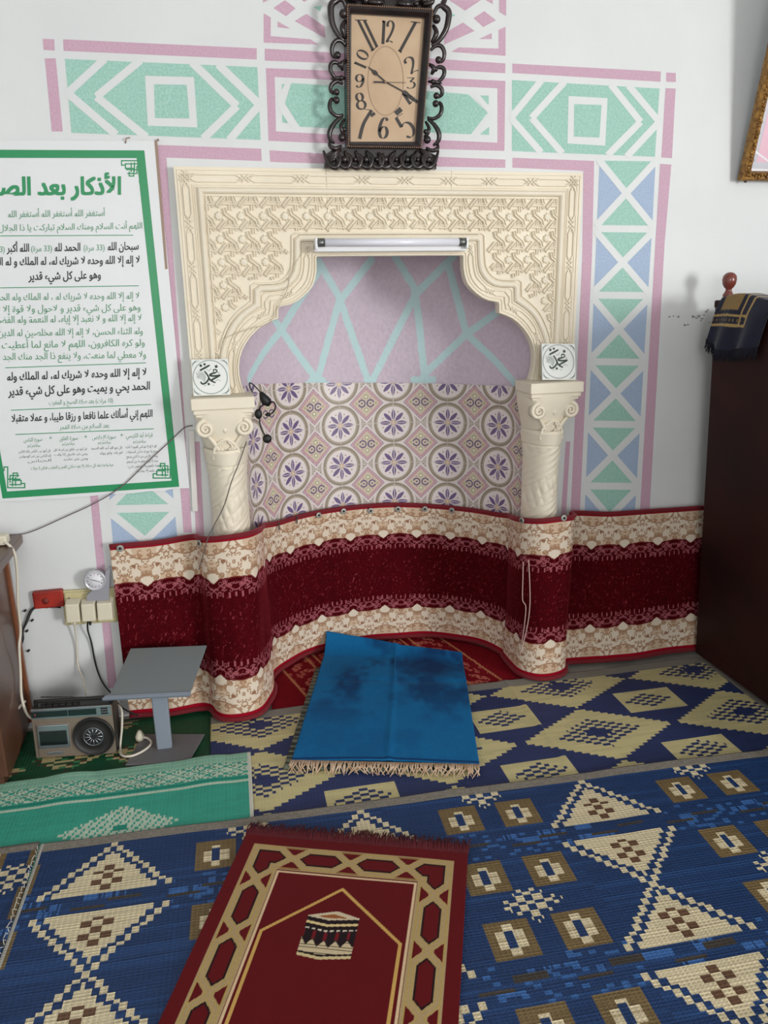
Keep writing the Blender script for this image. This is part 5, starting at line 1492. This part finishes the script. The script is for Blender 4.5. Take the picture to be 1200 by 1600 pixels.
m_ivo = M('ivory_plastic', (220, 212, 190), 0.35); m_cr = M('aged_cream_plastic', (206, 196, 154), 0.4, var=(192, 180, 136), var_scale=12); m_wc = M('white_cable_sheath', (220, 212, 196), 0.45); m_bc = M('black_cable_sheath', (34, 34, 36), 0.5)
q = P(2, 836, -0.13)
st = thing('power_strip', 'cream power strip lying on top of the left cabinet', 'power strip', (q[0]-0.13, -0.13, 0.768))
mb = MB(); mb.box((0, 0, 0.017), (0.30, 0.05, 0.034)); mb.build('strip_body', m_ivo, st, bevel=0.008)
for k in range(3):
    mb = MB(); mb.lathe([(0.018, 0.0), (0.018, 0.002), (0.014, 0.0025), (0.013, -0.001)], (-0.09+k*0.075, 0, 0.034), 16); mb.build('outlet', m_cr, st)
def cable(name, pts, r, mat, label, cat='cable', group=None, n=8):
    mb = MB(); mb.tube(smooth_path(pts, n), r, 8); o = mb.build(name, mat); return props(o, label, cat, group)
cable('white_cable', [P(0, 846, -0.14), P(12, 850, -0.16), P(23, 866, -0.16), P(27, 900, -0.15), P(28, 940, -0.14), P(32, 985, -0.12), P(30, 1010, -0.13), P(32, 1050, -0.13), P(34, 1090, -0.17), P(44, 1118, -0.19), P(60, 1125, -0.17)], 0.0048, m_wc, 'thick white cable hanging from the power strip down the cabinet side')
cable('white_cable', [FL(0, 1158, 0.015), P(14, 1130, -0.19), P(28, 1108, -0.17), P(40, 1095, -0.15)], 0.0045, m_wc, 'white cable running to the floor at the lower left edge')

# ================================================================== SOCKET GROUP
q0, q1 = P(100, 976, 0), P(187, 915, 0)
so = thing('socket_plate', 'aged cream double socket plate on the wall left of the carpet', 'socket', ((q0[0]+q1[0])/2, 0, (q0[2]+q1[2])/2))
so.rotation_euler = (0, math.radians(2.0), 0)
SW, SH = 0.192, 0.135
mb = MB(); mb.box((0, -0.008, 0), (SW, 0.016, SH)); mb.build('back_plate', m_cr, so, bevel=0.004)
mb = MB(); mb.box((-0.035, -0.019, 0.042), (0.105, 0.008, 0.04)); mb.box((0.052, -0.019, -0.012), (0.07, 0.008, 0.10)); mb.build('outlet_cover', m_cr, so, bevel=0.004)
mb = MB(); mb.lathe([(0.004, 0), (0.004, 0.002), (0, 0.002)], (-0.072, -0.023, 0.04), 10, rot=Matrix.Rotation(PI/2, 3, 'X')); mb.build('screw', m_nail, so)
def Q6(x, y, yy): return P(90+x/10.909, 870+y/10.909, yy)
def plug(cx, cy, w, h, d, label, stem):
    c = Q6(cx, cy, -0.045); t = thing('plug', label, 'plug', (c[0], -0.024, c[2]), 0, 'plugs in the wall socket'); t.rotation_euler = (0, math.radians(2), 0)
    mb = MB(); a, b = w/2, h/2
    mb.hexa([(-a, 0, -b), (a, 0, -b), (a*0.88, -d, -b*0.95), (-a*0.88, -d, -b*0.95)], [(-a, 0, b), (a, 0, b), (a*0.88, -d, b*0.8), (-a*0.88, -d, b*0.8)]); mb.build('plug_body', m_ivo, t, bevel=0.004)
    if stem: mb = MB(); mb.lathe([(0.006, 0), (0.004, -0.02)], (0, -d*0.5, -b), 10); mb.build('strain_relief', stem, t)
    return t
plug(270, 915, 0.052, 0.080, 0.045, 'leftmost cream plug in the wall socket, with the white cable', m_wc)
plug(535, 905, 0.052, 0.076, 0.045, 'middle cream plug in the wall socket, with the black cable', m_bc)
plug(812, 895, 0.058, 0.076, 0.040, 'rightmost cream plug in the wall socket, without a cable', None)
cable('white_cable', [Q6(275, 1075, -0.05), Q6(300, 1250, -0.03), P(120, 1010, -0.012), P(122, 1040, -0.015), P(131, 1065, -0.06), P(135, 1090, -0.12), P(138, 1105, -0.14)], 0.0033, m_wc, 'thin white cable dropping from the leftmost plug to the radio')
cable('black_cable', [Q6(515, 1070, -0.05), Q6(515, 1250, -0.03), P(143, 1005, -0.012), P(150, 1040, -0.012), P(160, 1066, -0.02), P(175, 1085, -0.05), P(190, 1105, -0.08), P(215, 1118, -0.06)], 0.0033, m_bc, 'thin black cable dropping from the middle plug behind the grey stand')
# small grey desk clock standing on the plugs
m_gp = M('grey_plastic', (150, 150, 158), 0.35); m_sil = M('silver_plastic', (196, 196, 202), 0.3, metal=0.3); m_dw = M('white_dial', (226, 224, 230), 0.4)
c0 = Q6(660, 740, -0.035)
dc = thing('desk_clock', 'small grey clock with a round white dial standing on the plugs', 'clock', c0)
def D6(x, y): p = Q6(x, y, -0.035); return (p[0]-c0[0], p[2]-c0[2])
mb = MB(); mb.prism([D6(505, 742), D6(880, 720), D6(895, 155), D6(820, 235), D6(800, 480), D6(585, 560), D6(505, 640)], 0.008, -0.012); mb.build('stand', m_gp, dc, bevel=0.001)
cc = D6(645, 385); RRd = abs(D6(835, 385)[0]-cc[0])
mb = MB(); mb.lathe([(RRd*1.02, 0.0), (RRd, 0.022), (RRd*0.86, 0.024), (RRd*0.80, 0.018)], (cc[0], 0.006, cc[1]), 32, rot=Matrix.Rotation(PI/2, 3, 'X')); bz = mb.build('bezel', m_sil, dc)
mb = MB(); mb.lathe([(RRd*0.82, -0.001), (RRd*0.82, 0.0), (0, 0.0)], (cc[0], -0.0125, cc[1]), 32, rot=Matrix.Rotation(PI/2, 3, 'X')); dd_ = mb.build('dial', m_dw, dc)
mb = MB()
for k in range(12):
    a = k*PI/6; r = RRd*0.66; x, z = cc[0]+r*math.cos(a), cc[1]+r*math.sin(a); s_k = 0.0016
    mb.poly([(x-s_k, -0.0130, z-s_k), (x+s_k, -0.0130, z-s_k), (x+s_k, -0.0130, z+s_k), (x-s_k, -0.0130, z+s_k)], 1 if k in (3, 9) else 0)
mb.build('hour_mark', [m_num, M('red_mark', (190, 70, 80), 0.4)], dd_, fix=False)
for nm, ang, L_, w in (('hour_hand', 158, 0.55, 0.0012), ('minute_hand', -22, 0.7, 0.0009)):
    mb = MB(); a = math.radians(ang); e = (cc[0]+math.cos(a)*RRd*L_, cc[1]+math.sin(a)*RRd*L_); n = (-math.sin(a)*w, math.cos(a)*w)
    mb.prism([(cc[0]+n[0], cc[1]+n[1]), (e[0]+n[0]*0.4, e[1]+n[1]*0.4), (e[0]-n[0]*0.4, e[1]-n[1]*0.4), (cc[0]-n[0], cc[1]-n[1])], -0.0133, -0.0141); mb.build(nm, m_num, dc)
# red junction box with bare wires
m_red = M('red_plastic', (176, 46, 30), 0.45, var=(120, 24, 20), var_scale=10)
def RB_(x, y, yy): return P(20+x/12, 900+y/12, yy)
ra, rb_ = RB_(425, 585, 0), RB_(950, 215, 0)
jb = thing('junction_box', 'red plastic junction box on the wall beside the socket', 'junction box', ((ra[0]+rb_[0])/2, 0, (ra[2]+rb_[2])/2))
mb = MB(); mb.box((0, -0.012, 0), (rb_[0]-ra[0], 0.024, rb_[2]-ra[2])); mb.build('cover', m_red, jb, bevel=0.006)
mb = MB(); mb.lathe([(0.012, 0), (0.010, 0.002), (0, 0.002)], (-0.01, -0.0245, -0.005), 18, rot=Matrix.Rotation(PI/2, 3, 'X')); mb.build('knockout', M('dark_red', (120, 36, 26), 0.5), jb)
m_dgr = M('dirty_grey_wire', (96, 90, 96), 0.6)
mb = MB()
for k in range(3):
    mb.tube(smooth_path([RB_(900-k*120, 590, -0.012-0.004*k), RB_(560, 560+k*14, -0.016), RB_(440, 575+k*8, -0.014), RB_(330+k*10, 660, -0.012), RB_(250+k*8, 860, -0.010), RB_(190, 1020, -0.010), RB_(165+k*14, 1180, -0.012), RB_(150, 1310, -0.010)], 6), 0.0035, 6, mat=k % 2)
o = mb.build('loose_wires', [m_bc, m_dgr]); props(o, 'tangle of dark loose wires curling down from the red junction box', 'wires')
for (x, y), lb in zip([(230, 650), (365, 830), (265, 1030), (295, 1400)], ['black cable clip nearest the red box on the wall', 'black slanted cable clip below the red box', 'black cable clip third down beside the cabinet', 'lowest black cable clip beside the cabinet']):
    c = RB_(x, y, -0.005); mb = MB(); mb.box((0, 0, 0), (0.009, 0.010, 0.006), rot=Matrix.Rotation(-0.6, 3, 'Y')); mb.ball((0.003, -0.004, 0.002), 0.003, n=6)
    o = mb.build('cable_clip', m_bc, loc=c); props(o, lb, 'cable clip', 'black cable clips on the wall')
# thin wires on the wall and arch
cable('thin_wire', [P(12, 836, -0.02), P(45, 832, -0.015), P(105, 806, -0.014), P(150, 785, -0.014), P(190, 760, -0.016), P(230, 722, -0.016), P(265, 690, -0.016), P(287, 669, -0.014), P(301, 665, -0.012)], 0.0020, M('grey_brown_wire', (108, 94, 98), 0.6), 'thin grey wire slanting across the lower part of the poster to the column', 'wire')
cable('thin_wire', [P(385, 690, -0.10), P(374, 722, -0.135), P(362, 752, -0.142), P(350, 790, -0.138), P(335, 820, -0.145), P(326, 838, -0.165), P(320, 858, -0.170), P(315, 875, -0.165), P(311, 890, -0.160)], 0.0018, M('dark_wire', (92, 82, 78), 0.6), 'thin dark wire slanting down the left column onto the carpet', 'wire')
cable('thin_wire', [P(483, 384, -0.05), P(470, 398, -0.045), P(455, 425, -0.046), P(449, 452, -0.046), P(437, 475, -0.045), P(420, 505, -0.04), P(396, 512, -0.046), P(372, 520, -0.046), P(350, 530, -0.046), P(346, 545, -0.045)], 0.0013, M('cream_wire', (206, 194, 170), 0.6), 'thin cream wire running from the tube lamp down the arch edge', 'wire')
# headset microphone on its nail
def H(x, y, yy=-0.075): return P(380+x/14.54, 590+y/14.54, yy)
m_bk = M('matt_black_plastic', (18, 18, 20), 0.5)
hs = thing('headset_microphone', 'black headset microphone dangling beside the left column capital', 'microphone', (0, 0, 0))
mb = MB(); mb.tube(smooth_path([H(215, 340), H(165, 230), H(140, 140), H(175, 125), H(260, 190), H(380, 320), H(440, 400)], 6), 0.0022, 6); mb.build('ear_loop', m_bk, hs)
mb = MB(); mb.tube([H(400, 330), H(450, 440), H(520, 540), H(610, 610)], [0.006, 0.014, 0.018, 0.010], 10); mb.tube([H(470, 560), H(560, 520), H(630, 515)], [0.014, 0.014, 0.006], 8); mb.build('head_band', m_bk, hs)
mb = MB(); mb.tube(smooth_path([H(610, 560), H(690, 560), H(735, 650), H(700, 760), H(640, 815)], 6), 0.003, 6); mb.build('boom', m_bk, hs)
mb = MB(); c = H(570, 840); mb.ball(c, (0.0105, 0.008, 0.0075), n=10); mb.build('microphone_capsule', m_bk, hs)
mb = MB(); c = H(345, 830); mb.ball(c, (0.0135, 0.009, 0.018), n=12); mb.tube([H(470, 610), H(390, 660), H(360, 760)], 0.003, 6); mb.build('earpiece', m_bk, hs)
mb = MB(); mb.tube(smooth_path([H(365, 900), H(380, 1040), H(420, 1180), H(490, 1300)], 6), 0.0026, 6); mb.build('cord', m_bk, hs)
mb = MB(); c = H(545, 1390); mb.ball(c, (0.0165, 0.012, 0.0165), n=14); mb.build('cord_ball', m_bk, hs)
# ================================================================== RADIO
m_rad = M('bronze_radio_plastic', (142, 128, 114), 0.35, metal=0.3); m_rdk = M('dark_radio_plastic', (36, 34, 34), 0.45); m_chr = M('brushed_chrome', (176, 184, 190), 0.25, metal=0.8); m_glass = M('smoked_window', (28, 36, 36), 0.12, spec=0.7); m_tun = M('tuning_scale', (34, 48, 46), 0.2)
rA, rB = FL(57, 1184, 0.012), FL(182, 1176, 0.012)
rd = thing('radio_cassette', 'old bronze radio cassette player with one round speaker on the green mat', 'radio', ((rA[0]+rB[0])/2, (rA[1]+rB[1])/2, 0.010), math.atan2(rB[1]-rA[1], rB[0]-rA[0]))
RWd = float(np.hypot(*(rB-rA)[:2])); RHt = 0.185; RD = 0.075
rd.rotation_euler[0] = math.radians(-4)
mb = MB(); mb.box((0, RD/2+0.004, RHt/2), (RWd, RD, RHt)); mb.build('case', m_rdk, rd, bevel=0.004)
mb = MB(); mb.box((0, 0.001, RHt/2), (RWd, 0.008, RHt-0.002)); mb.build('front_panel', m_rad, rd, bevel=0.002)
u_ = lambda x: (x/500.0-0.5)*RWd; w_ = lambda y: RHt*(1-y/280.0)
mb = MB(); mb.box((0, -0.004, w_(28)), (RWd*0.985, 0.004, RHt*0.20)); tpn = mb.build('tuner_panel', m_chr, rd, bevel=0.001)
mb = MB(); mb.box((u_(205), -0.0072, w_(28)), (RWd*0.80, 0.003, RHt*0.115)); mb.build('tuning_scale', m_tun, tpn)
mb = MB(); mb.box((u_(232), -0.0092, w_(28)), (0.0015, 0.001, RHt*0.12)); mb.build('tuning_needle', m_chr, tpn)
mb = MB(); mb.lathe([(0.003, 0), (0.0025, 0.002), (0, 0.002)], (u_(30), -0.0087, w_(28)), 10, rot=Matrix.Rotation(PI/2, 3, 'X')); mb.build('indicator', M('red_indicator', (180, 70, 80), 0.4), tpn)
for k in range(3):
    mb = MB(); mb.box((u_(455), -0.0066, w_(14+k*14)), (RWd*0.085, 0.003, RHt*0.028)); mb.build('band_switch', m_rdk, tpn)
mb = MB(); mb.box((u_(128), -0.0045, w_(175)), (RWd*0.42, 0.004, RHt*0.68)); cdr = mb.build('cassette_door', m_rad, rd, bevel=0.002)
mb = MB(); mb.box((u_(128), -0.0085, w_(155)), (RWd*0.385, 0.006, RHt*0.47)); mb.build('door_trim', m_chr, cdr, bevel=0.002)
mb = MB(); mb.box((u_(128), -0.0125, w_(160)), (RWd*0.335, 0.003, RHt*0.28)); mb.build('window', m_glass, cdr)
mb = MB(); mb.box((u_(128), -0.0085, w_(248)), (RWd*0.20, 0.005, RHt*0.05)); mb.build('name_plate', m_chr, cdr, bevel=0.001)
sc_ = (u_(372), w_(170)); SR = RHt*0.385
mb = MB(); mb.lathe([(SR, 0.0), (SR, 0.006), (SR*0.94, 0.009), (SR*0.90, 0.004), (SR*0.6, 0.003), (SR*0.45, 0.006), (0, 0.006)], (sc_[0], -0.003, sc_[1]), 40, rot=Matrix.Rotation(PI/2, 3, 'X')); spk = mb.build('speaker', m_rdk, rd)
mb = MB()
for k in range(12):
    a = k*PI/6; mb.tube([(sc_[0]+math.cos(a)*SR*0.12, -0.010, sc_[1]+math.sin(a)*SR*0.12), (sc_[0]+math.cos(a)*SR*0.42, -0.010, sc_[1]+math.sin(a)*SR*0.42)], [0.0009, 0.0024], 6)
mb.tube([(sc_[0]+math.cos(a)*SR*0.46, -0.009, sc_[1]+math.sin(a)*SR*0.46) for a in np.linspace(0, 2*PI, 37)[:-1]], 0.0012, 6, closed=True)
mb.build('speaker_grille', m_chr, spk)
mb = MB(); mb.tube([(sc_[0]+math.cos(a)*SR*0.95, -0.011, sc_[1]+math.sin(a)*SR*0.95) for a in np.linspace(0, 2*PI, 49)[:-1]], 0.0022, 6, closed=True); mb.build('speaker_rim', m_rdk, spk)
mb = MB(); mb.tube(smooth_path([(-RWd*0.47, 0.03, RHt-0.02), (-RWd*0.46, 0.028, RHt+0.010), (-RWd*0.40, 0.026, RHt+0.016), (RWd*0.40, 0.026, RHt+0.016), (RWd*0.46, 0.028, RHt+0.010), (RWd*0.47, 0.03, RHt-0.02)], 6), 0.0065, 8); mb.build('handle', m_rdk, rd)
for k in range(6):
    mb = MB(); mb.box((-RWd*0.36+k*0.022, 0.02, RHt+0.004), (0.018, 0.02, 0.008)); mb.build('key', m_rdk, rd, bevel=0.001)
mb = MB(); mb.tube([(RWd*0.46, 0.06, RHt+0.005), (-RWd*0.45, 0.066, RHt+0.013)], 0.0025, 6); mb.build('antenna', m_chr, rd)
# ================================================================== GREY STAND
m_st = M('grey_stand_paint', (114, 118, 116), 0.45, var=(112, 118, 122), var_scale=6); m_st2 = M('grey_post_paint', (128, 136, 148), 0.4); m_sb = M('grey_base_paint', (110, 108, 110), 0.5)
gs = thing('reading_stand', 'low grey metal reading stand with a tilted top beside the radio', 'stand', (-0.935, -0.29, 0.010))
g = lambda p: (p[0]+0.935, p[1]+0.29, p[2]-0.010)
bq = [FL(195.5, 1198, 0.010), FL(296, 1192, 0.010), FL(320, 1149, 0.010), FL(224, 1149, 0.010)]
mb = MB(); mb.hexa([g(p) for p in bq], [g(p+np.array([0, 0, 0.007])) for p in bq]); mb.build('base', m_sb, gs, bevel=0.003)
mb = MB(); mb.hexa([(-0.026, -0.010, 0.006), (0.026, -0.010, 0.006), (0.026, 0.018, 0.006), (-0.026, 0.018, 0.006)], [(-0.030, 0.014, 0.222), (0.026, 0.014, 0.222), (0.026, 0.042, 0.236), (-0.030, 0.042, 0.236)]); mb.build('post', m_st2, gs, bevel=0.005)
zf_, zb_ = 0.236, 0.325
tq = [FL(170, 1088, zf_), FL(297, 1082, zf_), FL(323, 1008, zb_), FL(204, 1013, zb_)]
tn = np.cross(tq[1]-tq[0], tq[3]-tq[0]); tn = tn/np.linalg.norm(tn)
mb = MB(); mb.hexa([g(p-tn*0.008) for p in tq], [g(p) for p in tq]); mb.build('top', m_st, gs, bevel=0.002)
ex = (tq[1]-tq[0])/np.linalg.norm(tq[1]-tq[0]); ey = (tq[3]-tq[0])/np.linalg.norm(tq[3]-tq[0])
lp = [tq[0]-ex*0.02-ey*0.012-tn*0.010, tq[1]+ex*0.002-ey*0.012-tn*0.010, tq[1]+ex*0.002+ey*0.004-tn*0.010, tq[0]-ex*0.012+ey*0.004-tn*0.010]
mb = MB(); mb.hexa([g(p) for p in lp], [g(p+tn*0.014) for p in lp]); mb.build('ledge', m_st2, gs, bevel=0.003)
# loose white cable and plug beside the radio
r4 = lambda x, y: (40+x/4, 1060+y/4)
cable('white_cable', [P(*r4(575, 165), -0.16), P(*r4(600, 200), -0.19), P(*r4(602, 300), -0.215), P(*r4(592, 420), -0.235), FL(*r4(600, 478), 0.02), FL(*r4(660, 485), 0.023), FL(*r4(740, 450), 0.024), FL(*r4(785, 405), 0.024), FL(*r4(765, 375), 0.026), FL(*r4(735, 368), 0.03)], 0.0042, m_wc, 'white cable looping over the grey base plate beside the radio')
c = FL(*r4(715, 362), 0.03)
pg = thing('mains_plug', 'loose white mains plug lying on the base of the grey stand', 'plug', c)
mb = MB(); mb.lathe([(0.016, -0.012), (0.017, 0.0), (0.010, 0.016), (0.005, 0.024)], (0, 0, 0), 14); mb.build('plug_body', m_ivo, pg)
mb = MB(); mb.tube([(-0.006, 0, -0.010), (-0.006, 0, -0.018)], 0.002, 6); mb.tube([(0.006, 0, -0.010), (0.006, 0, -0.018)], 0.002, 6); mb.build('pins', m_chr, pg)
